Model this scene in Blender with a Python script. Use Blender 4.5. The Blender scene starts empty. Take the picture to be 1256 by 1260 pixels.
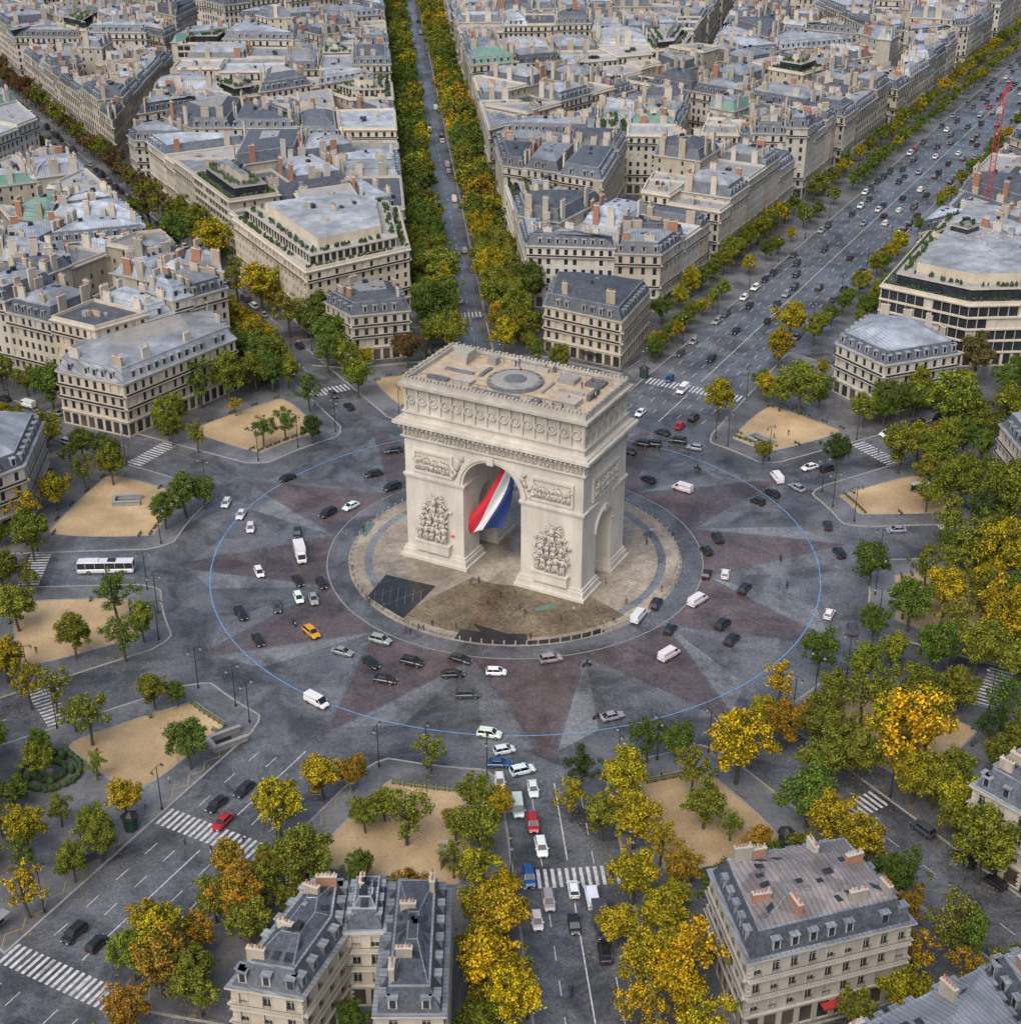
import bpy, math, random, bmesh
from math import sin,cos,pi,radians,sqrt,atan2,asin,hypot
from mathutils import Vector, Matrix
R=random.Random(11)
S=bpy.context.scene
S.view_settings.view_transform='Standard'
# world units are metres, origin under the centre of the arch; drone camera 290 m away, 165 m up
CT=cos(radians(28));Y0=290.4
cam=bpy.data.cameras.new('Camera');co=bpy.data.objects.new('Camera',cam);S.collection.objects.link(co)
cam.sensor_fit='HORIZONTAL';cam.sensor_width=36;cam.lens=53.63;cam.clip_end=9000
co.location=(-1,-Y0,165.3);co.rotation_euler=(radians(62),0,0);S.camera=co
# ---------------- world
w=bpy.data.worlds.new("World");S.world=w;w.use_nodes=True
nt=w.node_tree;sk=nt.nodes.new('ShaderNodeTexSky');sk.sky_type='NISHITA';sk.sun_disc=False
sk.sun_elevation=radians(50);sk.sun_rotation=radians(205);sk.dust_density=5;sk.air_density=1
nt.links.new(sk.outputs[0],nt.nodes['Background'].inputs[0]);nt.nodes['Background'].inputs[1].default_value=.15
s=bpy.data.lights.new('sun','SUN');s.energy=1.9;s.angle=radians(55);s.color=(1,.975,.94)
so=bpy.data.objects.new('sun',s);S.collection.objects.link(so);so.rotation_euler=(radians(36),0,radians(-25))
# ---------------- materials
def M(name,a,b=None,sc=1.,rough=.75,rough2=None,bump=0,bsc=8.,obr=0,hue=0,met=0,fine=0,famp=.16,wave=None,objcol=False,big=None,bamp=.3,stretch=None,lo=.28,hi=.72,grime=0,damp=0):
    m=bpy.data.materials.new(name);m.use_nodes=True;n=m.node_tree.nodes;l=m.node_tree.links
    bs=n['Principled BSDF'];tc=n.new('ShaderNodeTexCoord');vec=tc.outputs['Object']
    if b is None:b=tuple(c*.7 for c in a)
    no=n.new('ShaderNodeTexNoise');no.inputs['Scale'].default_value=sc;no.inputs['Detail'].default_value=6;no.inputs['Roughness'].default_value=.6
    if stretch:
        mp=n.new('ShaderNodeMapping');mp.inputs['Scale'].default_value=stretch;l.new(vec,mp.inputs[0]);l.new(mp.outputs[0],no.inputs['Vector'])
    else:l.new(vec,no.inputs['Vector'])
    cr=n.new('ShaderNodeValToRGB');cr.color_ramp.elements[0].position=lo;cr.color_ramp.elements[1].position=hi
    cr.color_ramp.elements[0].color=(*b,1);cr.color_ramp.elements[1].color=(*a,1);l.new(no.outputs[0],cr.inputs[0]);out=cr.outputs[0]
    def scale(out,fac):
        mx=n.new('ShaderNodeVectorMath');mx.operation='SCALE';l.new(out,mx.inputs[0]);l.new(fac,mx.inputs['Scale']);return mx.outputs[0]
    def mul(out,fac,lo,hi,i0=.3,i1=.7):
        mr=n.new('ShaderNodeMapRange');mr.inputs[1].default_value=i0;mr.inputs[2].default_value=i1;mr.inputs[3].default_value=lo;mr.inputs[4].default_value=hi
        l.new(fac,mr.inputs[0]);return scale(out,mr.outputs[0])
    if fine:
        v=n.new('ShaderNodeTexVoronoi');v.inputs['Scale'].default_value=fine;l.new(vec,v.inputs['Vector'])
        sp=n.new('ShaderNodeSeparateColor');l.new(v.outputs['Color'],sp.inputs[0]);out=mul(out,sp.outputs[0],1-famp,1+famp,0,1)
    if big:
        n2=n.new('ShaderNodeTexNoise');n2.inputs['Scale'].default_value=big;n2.inputs['Detail'].default_value=4;l.new(vec,n2.inputs['Vector'])
        out=mul(out,n2.outputs[0],1-bamp,1+bamp)
    if damp:
        # dark damp patches and tyre-polished streaks in the paving
        n5=n.new('ShaderNodeTexNoise');n5.inputs['Scale'].default_value=.075;n5.inputs['Detail'].default_value=9;n5.inputs['Roughness'].default_value=.68;n5.inputs['Distortion'].default_value=.6;l.new(vec,n5.inputs['Vector'])
        out=mul(out,n5.outputs[0],1-damp,1.12,.4,.54)
    if grime:
        sx=n.new('ShaderNodeSeparateXYZ');l.new(vec,sx.inputs[0]);ng=n.new('ShaderNodeTexNoise');ng.inputs['Scale'].default_value=.5;ng.inputs['Detail'].default_value=5;l.new(vec,ng.inputs['Vector'])
        ma=n.new('ShaderNodeMath');ma.operation='MULTIPLY_ADD';ma.inputs[1].default_value=14;l.new(ng.outputs[0],ma.inputs[0]);l.new(sx.outputs[2],ma.inputs[2]);out=mul(out,ma.outputs[0],1,1-grime,38,52)
    if wave:
        wv=n.new('ShaderNodeTexWave');wv.inputs['Scale'].default_value=wave;wv.inputs['Distortion'].default_value=.3;l.new(vec,wv.inputs['Vector'])
        out=mul(out,wv.outputs[1],1,.62,.8,.95)
    if obr:
        oi=n.new('ShaderNodeObjectInfo');out=mul(out,oi.outputs['Random'],1-obr,1+obr,0,1)
    if hue:
        oi=n.new('ShaderNodeObjectInfo');wn=n.new('ShaderNodeTexWhiteNoise');wn.noise_dimensions='1D';l.new(oi.outputs['Random'],wn.inputs['W'])
        cm=n.new('ShaderNodeValToRGB');cm.color_ramp.elements[0].color=(1+hue,1,1-hue*1.6,1);cm.color_ramp.elements[1].color=(1-hue*.8,1,1+hue,1);l.new(wn.outputs['Value'],cm.inputs[0])
        mx=n.new('ShaderNodeVectorMath');mx.operation='MULTIPLY';l.new(out,mx.inputs[0]);l.new(cm.outputs[0],mx.inputs[1]);out=mx.outputs[0]
    if objcol:
        oi=n.new('ShaderNodeObjectInfo');mx=n.new('ShaderNodeVectorMath');mx.operation='MULTIPLY';l.new(out,mx.inputs[0]);l.new(oi.outputs['Color'],mx.inputs[1]);out=mx.outputs[0]
    l.new(out,bs.inputs['Base Color']);bs.inputs['Metallic'].default_value=met;bs.inputs['Roughness'].default_value=rough
    if rough2 is not None:
        n3=n.new('ShaderNodeTexNoise');n3.inputs['Scale'].default_value=.06;n3.inputs['Detail'].default_value=6;l.new(vec,n3.inputs['Vector'])
        mr=n.new('ShaderNodeMapRange');mr.inputs[1].default_value=.42;mr.inputs[2].default_value=.58;mr.inputs[3].default_value=rough;mr.inputs[4].default_value=rough2
        l.new(n3.outputs[0],mr.inputs[0]);l.new(mr.outputs[0],bs.inputs['Roughness'])
    if bump:
        n4=n.new('ShaderNodeTexNoise');n4.inputs['Scale'].default_value=bsc;n4.inputs['Detail'].default_value=3;l.new(vec,n4.inputs['Vector'])
        bp=n.new('ShaderNodeBump');bp.inputs['Strength'].default_value=bump;bp.inputs['Distance'].default_value=.1;l.new(n4.outputs[0],bp.inputs['Height']);l.new(bp.outputs[0],bs.inputs['Normal'])
    return m
road=M('wet_asphalt',(.135,.143,.158),(.07,.075,.085),sc=.12,rough=.16,rough2=.5,fine=3.2,famp=.28,big=.025,bump=.1,bsc=3,damp=.5)
cob_red=M('red_cobble',(.115,.093,.098),(.074,.06,.064),sc=.16,rough=.18,rough2=.5,fine=2.6,famp=.26,big=.03,bump=.1,bsc=3,damp=.42)
cob_lt=M('grey_cobble',(.185,.195,.21),(.125,.132,.145),sc=.16,rough=.2,rough2=.5,fine=2.6,famp=.26,big=.03,bump=.1,bsc=3,damp=.45)
cob_md=M('mid_cobble',(.15,.158,.172),(.1,.105,.116),sc=.16,rough=.18,rough2=.5,fine=2.6,famp=.26,big=.03,bump=.1,bsc=3,damp=.45)
pave=M('pavement',(.165,.17,.18),(.1,.104,.113),sc=.14,rough=.16,rough2=.6,fine=2.2,famp=.16,big=.04,damp=.35)
kerbm=M('kerb_stone',(.34,.33,.315),(.22,.215,.205),sc=1)
sand=M('sandy_ground',(.47,.345,.2),(.33,.235,.13),sc=.1,rough=.9,big=.05,bamp=.25,fine=5,famp=.14)
litter=M('fallen_leaves',(.4,.26,.04),(.2,.12,.03),sc=2,rough=.9)
isl=M('island_stone',(.345,.3,.24),(.205,.175,.14),sc=.1,rough=.22,rough2=.65,fine=1.8,famp=.2,big=.05,damp=.25)
islb=M('brown_granite',(.19,.15,.1),(.105,.08,.053),sc=.14,rough=.25,rough2=.6,fine=2.2,famp=.35,big=.07)
dark=M('black_slab',(.03,.032,.036),(.015,.016,.018),sc=.3,rough=.25)
white=M('road_paint',(.72,.72,.72),(.26,.26,.27),sc=1.2,rough=.6)
blue=M('blue_line',(.14,.34,.64),(.09,.2,.4),sc=.5)
yel=M('yellow_line',(.5,.35,.07),(.28,.21,.08),sc=1)
stone=M('limestone',(.61,.575,.51),(.47,.44,.385),sc=.5,rough=.85,big=.1,bamp=.12,bump=.12,bsc=1.5,stretch=(1.2,1.2,.2),grime=.32)
stoneR=M('carved_limestone',(.55,.515,.455),(.37,.345,.305),sc=1.2,rough=.85,bump=.2,bsc=4)
terr=M('terrace_stone',(.5,.4,.28),(.36,.29,.205),sc=.3,rough=.8,fine=1,famp=.14)
wallm=M('cream_stone',(.57,.53,.455),(.42,.385,.325),sc=.35,rough=.85,obr=.17,hue=.05,big=.09,bamp=.17,stretch=(1,1,.3))
glass=M('window_glass',(.045,.052,.062),(.015,.018,.022),sc=.7,rough=.1)
trim=M('stone_trim',(.57,.535,.47),(.43,.4,.35),sc=.5,rough=.85,obr=.12,hue=.03)
zinc=M('zinc_roof',(.37,.405,.46),(.22,.248,.29),sc=.25,rough=.42,obr=.32,hue=.04,wave=.4,big=.1,fine=.5,famp=.17)
slate=M('slate_roof',(.115,.13,.158),(.06,.07,.088),sc=.5,rough=.5,obr=.35,fine=2.5,famp=.3)
chim=M('chimney_render',(.47,.43,.365),(.31,.28,.23),sc=.6,rough=.9,obr=.22,hue=.05,stretch=(1,1,.3))
terra=M('terracotta',(.42,.19,.11),(.3,.13,.08),sc=2,rough=.8)
iron=M('black_iron',(.03,.03,.034),rough=.5)
plant=M('roof_planting',(.07,.12,.03),(.025,.05,.015),sc=1.2,rough=.9,bump=1)
gravel=M('flat_roof_gravel',(.36,.365,.375),(.23,.235,.24),sc=.4,rough=.9,obr=.35,hue=.05)
shop=M('shop_front',(.14,.11,.08),(.03,.03,.035),sc=.4,rough=.3)
awn=M('red_awning',(.45,.03,.03),sc=1)
copper=M('green_copper',(.2,.34,.28),(.12,.22,.19),sc=.5,rough=.6,wave=.4)
brick=M('brick_chimney',(.4,.21,.14),(.26,.13,.085),sc=2,rough=.9)
brown=M('brown_roof_sheets',(.27,.24,.235),(.14,.13,.135),sc=.25,rough=.5,fine=.45,famp=.25,wave=.4)
BM=[wallm,glass,trim,zinc,slate,chim,terra,iron,plant,gravel,shop,awn,copper,brick,brown]
WA,GL,TR,ZI,SL,CH,TE,IR,PL,GR,SH,AW,CO,BK,BR=range(15)
# ---------------- mesh builder
class MB:
    def __init__(s):s.v=[];s.f=[];s.m=[]
    def face(s,pts,m):
        n=len(s.v);s.v.extend(pts);s.f.append(tuple(range(n,n+len(pts))));s.m.append(m)
    def box(s,x0,x1,y0,y1,z0,z1,m,bot=True):
        n=len(s.v);s.v.extend([(x0,y0,z0),(x1,y0,z0),(x1,y1,z0),(x0,y1,z0),(x0,y0,z1),(x1,y0,z1),(x1,y1,z1),(x0,y1,z1)])
        fs=[(4,5,6,7),(0,1,5,4),(1,2,6,5),(2,3,7,6),(3,0,4,7)]+([(0,3,2,1)] if bot else [])
        for f in fs:s.f.append(tuple(n+i for i in f));s.m.append(m)
    def fb(s,o,d,n_,a0,a1,b0,b1,z0,z1,m,mf=None):
        n=len(s.v)
        for z in(z0,z1):
            for a,b in((a0,b1),(a1,b1),(a1,b0),(a0,b0)):
                s.v.append((o[0]+d[0]*a+n_[0]*b,o[1]+d[1]*a+n_[1]*b,z))
        for k,f in enumerate([(4,5,6,7),(0,1,5,4),(1,2,6,5),(2,3,7,6),(3,0,4,7),(0,3,2,1)]):
            s.f.append(tuple(n+i for i in f));s.m.append(mf if (k==1 and mf is not None) else m)
    def cyl(s,x,y,z0,z1,r0,r1,m,k=8,ax='z'):
        n=len(s.v)
        for z,r in((z0,r0),(z1,r1)):
            for i in range(k):
                a=2*pi*i/k
                if ax=='z':s.v.append((x+r*cos(a),y+r*sin(a),z))
                else:s.v.append((x+r*cos(a),z,y+r*sin(a)))
        for i in range(k):
            j=(i+1)%k;s.f.append((n+i,n+j,n+k+j,n+k+i));s.m.append(m)
        s.f.append(tuple(n+k+i for i in range(k)));s.m.append(m)
        s.f.append(tuple(n+k-1-i for i in range(k)));s.m.append(m)
    def tube(s,p,q,r0,r1,m,k=6):
        p=Vector(p);q=Vector(q);d=(q-p).normalized();u=d.orthogonal().normalized();v=d.cross(u);n=len(s.v)
        for c,r in((p,r0),(q,r1)):
            for i in range(k):
                a=2*pi*i/k;s.v.append(tuple(c+u*(r*cos(a))+v*(r*sin(a))))
        for i in range(k):
            j=(i+1)%k;s.f.append((n+i,n+j,n+k+j,n+k+i));s.m.append(m)
        s.f.append(tuple(n+k+i for i in range(k)));s.m.append(m)
    def ell(s,p,q,r,m,k=8,rr=5,flat=1.):
        p=Vector(p);q=Vector(q);c=(p+q)/2;d=(q-p);L=d.length/2+r*.6;d=d.normalized();u=d.cross(Vector((0,1,0)));u=u.normalized() if u.length>.1 else Vector((1,0,0));v=d.cross(u)
        n=len(s.v)
        for j in range(rr+1):
            t=-pi/2+pi*j/rr
            for i in range(k):
                a=2*pi*i/k;w_=u*(r*cos(t)*cos(a))+v*(r*cos(t)*sin(a)*flat)+d*(L*sin(t));s.v.append(tuple(c+w_))
        for j in range(rr):
            for i in range(k):
                i2=(i+1)%k;s.f.append((n+j*k+i,n+j*k+i2,n+(j+1)*k+i2,n+(j+1)*k+i));s.m.append(m)
    def build(s,name,mats,loc=(0,0,0),rz=0,smooth=False,link=True):
        me=bpy.data.meshes.new(name);me.from_pydata(s.v,[],s.f)
        for m in mats:me.materials.append(m)
        me.polygons.foreach_set('material_index',s.m)
        if smooth:me.polygons.foreach_set('use_smooth',[True]*len(s.f))
        me.update()
        if not link:return me
        o=bpy.data.objects.new(name,me);S.collection.objects.link(o);o.location=loc;o.rotation_euler=(0,0,rz);return o
def inst(name,me,x,y,z=0,rz=0,sc=1,col=None,sz=None):
    o=bpy.data.objects.new(name,me);S.collection.objects.link(o);o.location=(x,y,z);o.rotation_euler=(0,0,rz)
    o.scale=(sc,sc,sz if sz else sc)
    if col:o.color=(*col,1)
    return o
def D(a):a=radians(a);return (sin(a),cos(a)),(cos(a),-sin(a))
def ccw(p):
    return sum(p[i][0]*p[(i+1)%len(p)][1]-p[(i+1)%len(p)][0]*p[i][1] for i in range(len(p)))/2
def offset(p,d):
    n=len(p);o=[]
    for i in range(n):
        a=Vector(p[i-1]);b=Vector(p[i]);c_=Vector(p[(i+1)%n]);d1=(b-a).normalized();d2=(c_-b).normalized()
        n1=Vector((-d1.y,d1.x));n2=Vector((-d2.y,d2.x));k=1+n1.dot(n2);k=max(k,.35);q=b+(n1+n2)*(d/k);o.append((q.x,q.y))
    return o
def chaikin(p,it=3):
    for _ in range(it):
        o=[]
        for i in range(len(p)):
            a=p[i];b=p[(i+1)%len(p)];o+=[(a[0]*.75+b[0]*.25,a[1]*.75+b[1]*.25),(a[0]*.25+b[0]*.75,a[1]*.25+b[1]*.75)]
        p=o
    return p
# ---------------- avenues (bearing, kerb half width, frontage half width)
AV=[(-152,11,30),(-123,7,17),(-93.4,7,17),(-60.5,7,17),(-29,6,16),(-5.2,4.5,18),(28,14,32),(60,7,18),(86,7,17),(119,7,17),(147,7,17),(175.3,8.5,20)]
RO=76;n=len(AV)
g=MB();g.face([(-4000,-4000,0),(4000,-4000,0),(4000,4000,0),(-4000,4000,0)],0);g.build('ground',[road])
def disc(name,r0,r1,z,m,n=144):
    mb=MB()
    for i in range(n):
        a=2*pi*i/n;b=2*pi*(i+1)/n
        q=[(r0*sin(a),r0*cos(a),z),(r1*sin(a),r1*cos(a),z),(r1*sin(b),r1*cos(b),z),(r0*sin(b),r0*cos(b),z)]
        if r0==0:q=q[1:3]+[(0,0,z)]
        mb.face(q[::-1],0)
    return mb.build(name,[m])
mb=MB()
def pol(a,r,z=.004):a=radians(a);return (r*sin(a),r*cos(a),z)
for i in range(n):
    a=AV[i][0];b=AV[(i+1)%n][0];b+=360 if b<a else 0
    mid=(a+b)/2;p=AV[i-1][0];p-=360 if p>a else 0
    pm=(p+a)/2
    mb.face([pol(pm,42.5),pol(a-1.3,71),pol(a-(a-pm)*.6,66)][::-1],1)
    mb.face([pol(mid,42.5),pol(mid-(mid-a)*.4,66),pol(a+1.3,71)][::-1],2)
    mb.face([pol(pm,41.6,.008),pol(a,74,.008),pol(mid,41.6,.008),pol(a,41.6,.008)][::-1],0)
mb.build('star_paving',[cob_red,cob_lt,cob_md])
disc('blue_line_marking',65.9,66.12,.012,blue,240)
disc('inner_ring_road',36.4,41,.016,road)
disc('ring_kerb',40.9,41.12,.10,kerbm,160)
side=MB();sd=MB();beds=[]
for i in range(n):
    j=(i+1)%n;a=AV[i][0];b=AV[j][0];b+=360 if b<a else 0
    h1,h2=AV[i][1],AV[j][1];N=16
    def arc(r,e1,e2,bow=1.):
        A=a+math.degrees(asin(e1/r));B=b-math.degrees(asin(e2/r));out=[]
        p=Vector((r*sin(radians(A)),r*cos(radians(A))));q=Vector((r*sin(radians(B)),r*cos(radians(B))))
        for k in range(N+1):
            t=radians(A+(B-A)*k/N);c=Vector((r*sin(t),r*cos(t)));c=p.lerp(q,k/N).lerp(c,bow);out.append((c.x,c.y))
        return out
    inn=[]
    for k,pt in enumerate(arc(RO,h1,h2)):
        e=min(k,N-k);f=5*max(0,1-e/2.5)**2;rr=hypot(*pt);inn.append((pt[0]*(1+f/rr),pt[1]*(1+f/rr)))
    out=arc(143,h1,h2,.2)
    loop=inn+out[::-1]
    if ccw(loop)<0:loop=loop[::-1]
    il=offset(loop,.4)
    for k in range(len(loop)):
        q=(k+1)%len(loop);side.face([(*loop[k],.13),(*loop[q],.13),(*il[q],.13),(*il[k],.13)],1);side.face([(*loop[k],0),(*loop[q],0),(*loop[q],.13),(*loop[k],.13)],1)
    side.face([(*q,.13) for q in il],0)
    s1=arc(82,h1+6.5,h2+6.5);s2=arc(106,h1+6,h2+6,.5)
    lp=s1[::2]+s2[::-3]
    if ccw(lp)<0:lp=lp[::-1]
    lp=chaikin(lp,3);beds.append(lp);sd.face([(*q,.137) for q in lp],0)
    ol=offset(lp,-.35)
    for k in range(len(lp)):
        q=(k+1)%len(lp);sd.face([(*ol[k],.165),(*ol[q],.165),(*lp[q],.165),(*lp[k],.165)],1);sd.face([(*ol[k],.13),(*ol[q],.13),(*ol[q],.165),(*ol[k],.165)],1)
side.build('pavement',[pave,kerbm]);sd.build('sandy_garden_ground',[sand,kerbm])
pv=MB();ln=MB()
for ai,(a,hw,fw) in enumerate(AV):
    d,nn=D(a)
    for sg in(-1,1):
        m_=(nn[0]*sg,nn[1]*sg)
        pv.fb((0,0),d,m_,153,1000,hw+.35,fw-.05,0,.13,0);pv.fb((0,0),d,m_,153,1000,hw,hw+.347,0,.134,1)
    def mark(t0,t1,o0,o1,m=0,zz=.008):
        ln.face([(d[0]*t+nn[0]*o,d[1]*t+nn[1]*o,zz) for t,o in((t0,o0),(t1,o0),(t1,o1),(t0,o1))][::-1],m)
    for rc in ([106,142] if ai==0 else([106,150] if ai==5 else [104])):
        k=-hw+.6
        while k<hw-.6:
            mark(rc-2.2,rc+2.2,k,k+.55);k+=1.15
    if ai not in(0,6,11):
        t=112
        while t<700: mark(t,t+3,-.07,.07);t+=8
    else:
        lanes={0:(-7.3,-3.6,3.6,7.3),6:(-10.5,-7,-3.5,3.5,7,10.5),11:(-4.2,4.2)}[ai]
        mark(80,100,-.1,.1);mark(110,138 if ai==0 else 600,-.1,.1)
        for o in lanes:
            t=84
            while t<600:
                if not(100<t<108):mark(t,t+3,o-.07,o+.07)
                t+=7
    if ai==0:
        for sg in(1,-1):
            t=80;o=hw+1.4
            while t<140:
                for q0,q1 in((0,1.5),(1.5,0)):
                    tt=t if q0==0 else t+2.2
                    p1=(d[0]*tt+nn[0]*(o+q0)*sg,d[1]*tt+nn[1]*(o+q0)*sg);p2=(d[0]*(tt+2.2)+nn[0]*(o+q1)*sg,d[1]*(tt+2.2)+nn[1]*(o+q1)*sg)
                    ln.face([(p1[0],p1[1],.14),(p2[0],p2[1],.14),(p2[0]+.15*nn[0],p2[1]+.15*nn[1],.14),(p1[0]+.15*nn[0],p1[1]+.15*nn[1],.14)],1)
                t+=4.4
    if ai==11:mark(79,150,-hw-.9,-hw-.65,1,.14)
    if ai==10:mark(80,130,hw+.7,hw+.9,1,.14)
pv.build('avenue_pavement',[pave,kerbm]);ln.build('road_markings',[white,yel])
# central island
disc('central_platform',0,36.4,.15,isl)
mb=MB()
for i in range(180):
    a=i*pi/90;b=(i+1)*pi/90;r=36.4;mb.face([(r*sin(a),r*cos(a),0),(r*sin(b),r*cos(b),0),(r*sin(b),r*cos(b),.15),(r*sin(a),r*cos(a),.15)],0)
mb.build('platform_kerb',[kerbm])
mb=MB()
def sec(a0,a1,r0,r1,z,m,k=10):
    for i in range(k):
        mb.face([pol(a0+(a1-a0)*i/k,r0,z),pol(a0+(a1-a0)*i/k,r1,z),pol(a0+(a1-a0)*(i+1)/k,r1,z),pol(a0+(a1-a0)*(i+1)/k,r0,z)][::-1],m)
sec(138,224,13,33.5,.154,0,20);sec(176,200,32,36,.158,1);sec(150,176,34.6,36.1,.158,1)
for a0,a1 in((0,138),(224,360)):sec(a0,a1,31.2,33.0,.154,4,30)
for pts,m in(([(-27.7,-8.5),(-16.8,-13.3),(-22.9,-26.2),(-31,-17.6)],1),([(-8.6,-28.1),(2.6,-34.2),(-5.5,-34.2)],1),([(-35.2,10.7),(-33.2,15.5),(-31.8,14.6),(-33.5,8.1)],5),([(35,-5.7),(35.6,-2.2),(33.2,-10.9)],5),([(4,-22),(8,-20.5),(8.5,-22),(4.5,-23.5)],5)):
    mb.face([(*q,.164) for q in (pts if ccw(pts)>0 else pts[::-1])],m)
for k in range(48):
    a=k*7.5
    if 136<a<226:continue
    d,nn=D(a);mb.face([(d[0]*t+nn[0]*o_,d[1]*t+nn[1]*o_,.168) for t,o_ in((24,-.05),(34.5,-.05),(34.5,.05),(24,.05))][::-1],2)
for k in range(-3,4):
    mb.box(-24.6+k*1.6-.05,-24.6+k*1.6+.05,-17-4.5+abs(k)*.9,-17+4.5-abs(k)*.9,.165,.2,2)
mb.build('platform_paving',[islb,dark,pave,trim,cob_lt,M('green_plaque',(.12,.2,.17))])
mb=MB()
for k in range(100):
    a=2*pi*k/100;x=36*sin(a);y=36*cos(a);mb.cyl(x,y,.15,.95,.2,.15,0,8);mb.cyl(x,y,.95,1.12,.19,.08,0,8)
    b=2*pi*(k+1)/100;c=(36*sin((a+b)/2),36*cos((a+b)/2),.6);mb.tube((x,y,.8),c,.035,.035,1,4);mb.tube(c,(36*sin(b),36*cos(b),.8),.035,.035,1,4)
mb.build('bollard_chain_row',[kerbm,iron])
# ---------------- ARC
def evalmesh(ob):
    dg=bpy.context.evaluated_depsgraph_get();return bpy.data.meshes.new_from_object(ob.evaluated_get(dg))
arc_=bpy.data.objects.new('triumphal_arch',None);S.collection.objects.link(arc_);arc_.rotation_euler=(0,0,radians(-28));arc_.scale=(.965,.965,.955)
def part(mb,name,mats,smooth=False):
    o=mb.build(name,mats,smooth=smooth);o.parent=arc_;return o
W,Dp=43.5,21.5;mw,mc=14.2,28.4;sw,scr=7.8,17.6
b=MB();b.box(-W/2,W/2,-Dp/2,Dp/2,.15,33,0);body=b.build('arch_body',[stone])
def cutter(wd,cr,axis):
    c=MB();r=wd/2;pts=[(-r,-2),(r,-2)]+[(r*cos(pi*k/24),cr-r+r*sin(pi*k/24)) for k in range(25)]
    A=[];B=[]
    for x,z_ in pts:
        A.append((x,-30,z_) if axis=='y' else (-30,x,z_));B.append((x,30,z_) if axis=='y' else (30,x,z_))
    c.face(A,0);c.face(B[::-1],0)
    for k in range(len(pts)):
        j=(k+1)%len(pts);c.face([A[k],B[k],B[j],A[j]],0)
    o=c.build('cut',[stone])
    bm=bmesh.new();bm.from_mesh(o.data);bmesh.ops.remove_doubles(bm,verts=bm.verts,dist=1e-4);bmesh.ops.recalc_face_normals(bm,faces=bm.faces);bm.to_mesh(o.data);bm.free();return o
cs=[cutter(mw,mc,'y'),cutter(sw,scr,'x')]
for c in cs:
    md=body.modifiers.new('b','BOOLEAN');md.operation='DIFFERENCE';md.object=c;md.solver='EXACT'
me=evalmesh(body);body.modifiers.clear();body.data=me;body.parent=arc_
for c in cs:bpy.data.objects.remove(c)
m=MB()
for sx in(-1,1):
    for sy in(-1,1):
        x0,x1=sorted((sx*mw/2,sx*W/2));y0,y1=sorted((sy*sw/2,sy*Dp/2))
        for e,za,zb in((1.2,.15,.9),(.75,.9,2.2),(.45,2.2,2.9)):m.box(x0-e,x1+e,y0-e,y1+e,za,zb,0)
        for e,za,zb in((.28,20.4,20.9),(.55,20.9,21.4)):
            m.box(x0-e*.6,x1+e,min(y0,y1)-(e if sy<0 else -.1),max(y0,y1)+(e if sy>0 else -.1),za,zb,0)
        cx=sx*14.6
        m.box(cx-4.2,cx+4.2,*sorted((sy*Dp/2,sy*(Dp/2+1.3))),2.95,5.3,0)
        m.box(cx-4.5,cx+4.5,*sorted((sy*Dp/2,sy*(Dp/2+1.6))),5.3,5.7,0)
        for q in((cx-5,cx+5,27.2,27.8),(cx-5,cx+5,22.2,22.8),(cx-5,cx-4.4,22.8,27.2),(cx+4.4,cx+5,22.8,27.2)):
            m.box(q[0],q[1],*sorted((sy*Dp/2,sy*(Dp/2+.45))),q[2],q[3],0)
    for q in((-6.5,6.5,27.2,27.8),(-6.5,6.5,22.2,22.8),(-6.5,-5.9,22.8,27.2),(5.9,6.5,22.8,27.2)):
        m.box(*sorted((sx*W/2,sx*(W/2+.45))),q[0],q[1],q[2],q[3],0)
# masonry courses: shallow raised blocks on the plain pier faces
rb=random.Random(5)
for sy in(-1,1):
    for sx in(-1,1):
        z=3.2;row_=0
        while z<20:
            for e in((9.0 if sx>0 else -21.6,),(19.9 if sx>0 else -9.0-1.75+.0,)):
                pass
            for xa,xb in((mw/2+.05,mw/2+1.2+.4*(row_%2)),(W/2-1.6-.4*(row_%2),W/2-.05)):
                m.box(*sorted((sx*xa,sx*xb)),*sorted((sy*Dp/2,sy*(Dp/2+.05))),z,z+.82,0)
            z+=.92;row_+=1
def archiv(r0,r1,cz,sgn,axis,base,th):
    N=28
    for k in range(N):
        a0=pi*k/N;a1=pi*(k+1)/N
        pp=[(r0*cos(a0),cz+r0*sin(a0)),(r1*cos(a0),cz+r1*sin(a0)),(r1*cos(a1),cz+r1*sin(a1)),(r0*cos(a1),cz+r0*sin(a1))]
        def mp(p,t):return (p[0],sgn*(base+t),p[1]) if axis=='y' else (sgn*(base+t),p[0],p[1])
        fr=[mp(p,th) for p in pp];bk=[mp(p,0) for p in pp]
        m.face(fr,0);m.face([fr[1],fr[2],bk[2],bk[1]],0);m.face([fr[3],fr[0],bk[0],bk[3]],0)
for sg in(-1,1):
    archiv(mw/2,mw/2+.6,mc-mw/2,sg,'y',Dp/2,.25);archiv(mw/2+.6,mw/2+1.4,mc-mw/2,sg,'y',Dp/2,.6)
    archiv(sw/2,sw/2+.4,scr-sw/2,sg,'x',W/2,.2);archiv(sw/2+.4,sw/2+1,scr-sw/2,sg,'x',W/2,.5)
    m.box(-.8,.8,*sorted((sg*Dp/2,sg*(Dp/2+1))),mc-.2,mc+1.5,0)
    m.box(*sorted((sg*W/2,sg*(W/2+.7))),-.6,.6,scr-.1,scr+1.5,0)
def slab(e,za,zb):m.box(-W/2-e,W/2+e,-Dp/2-e,Dp/2+e,za,zb,0)
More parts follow.
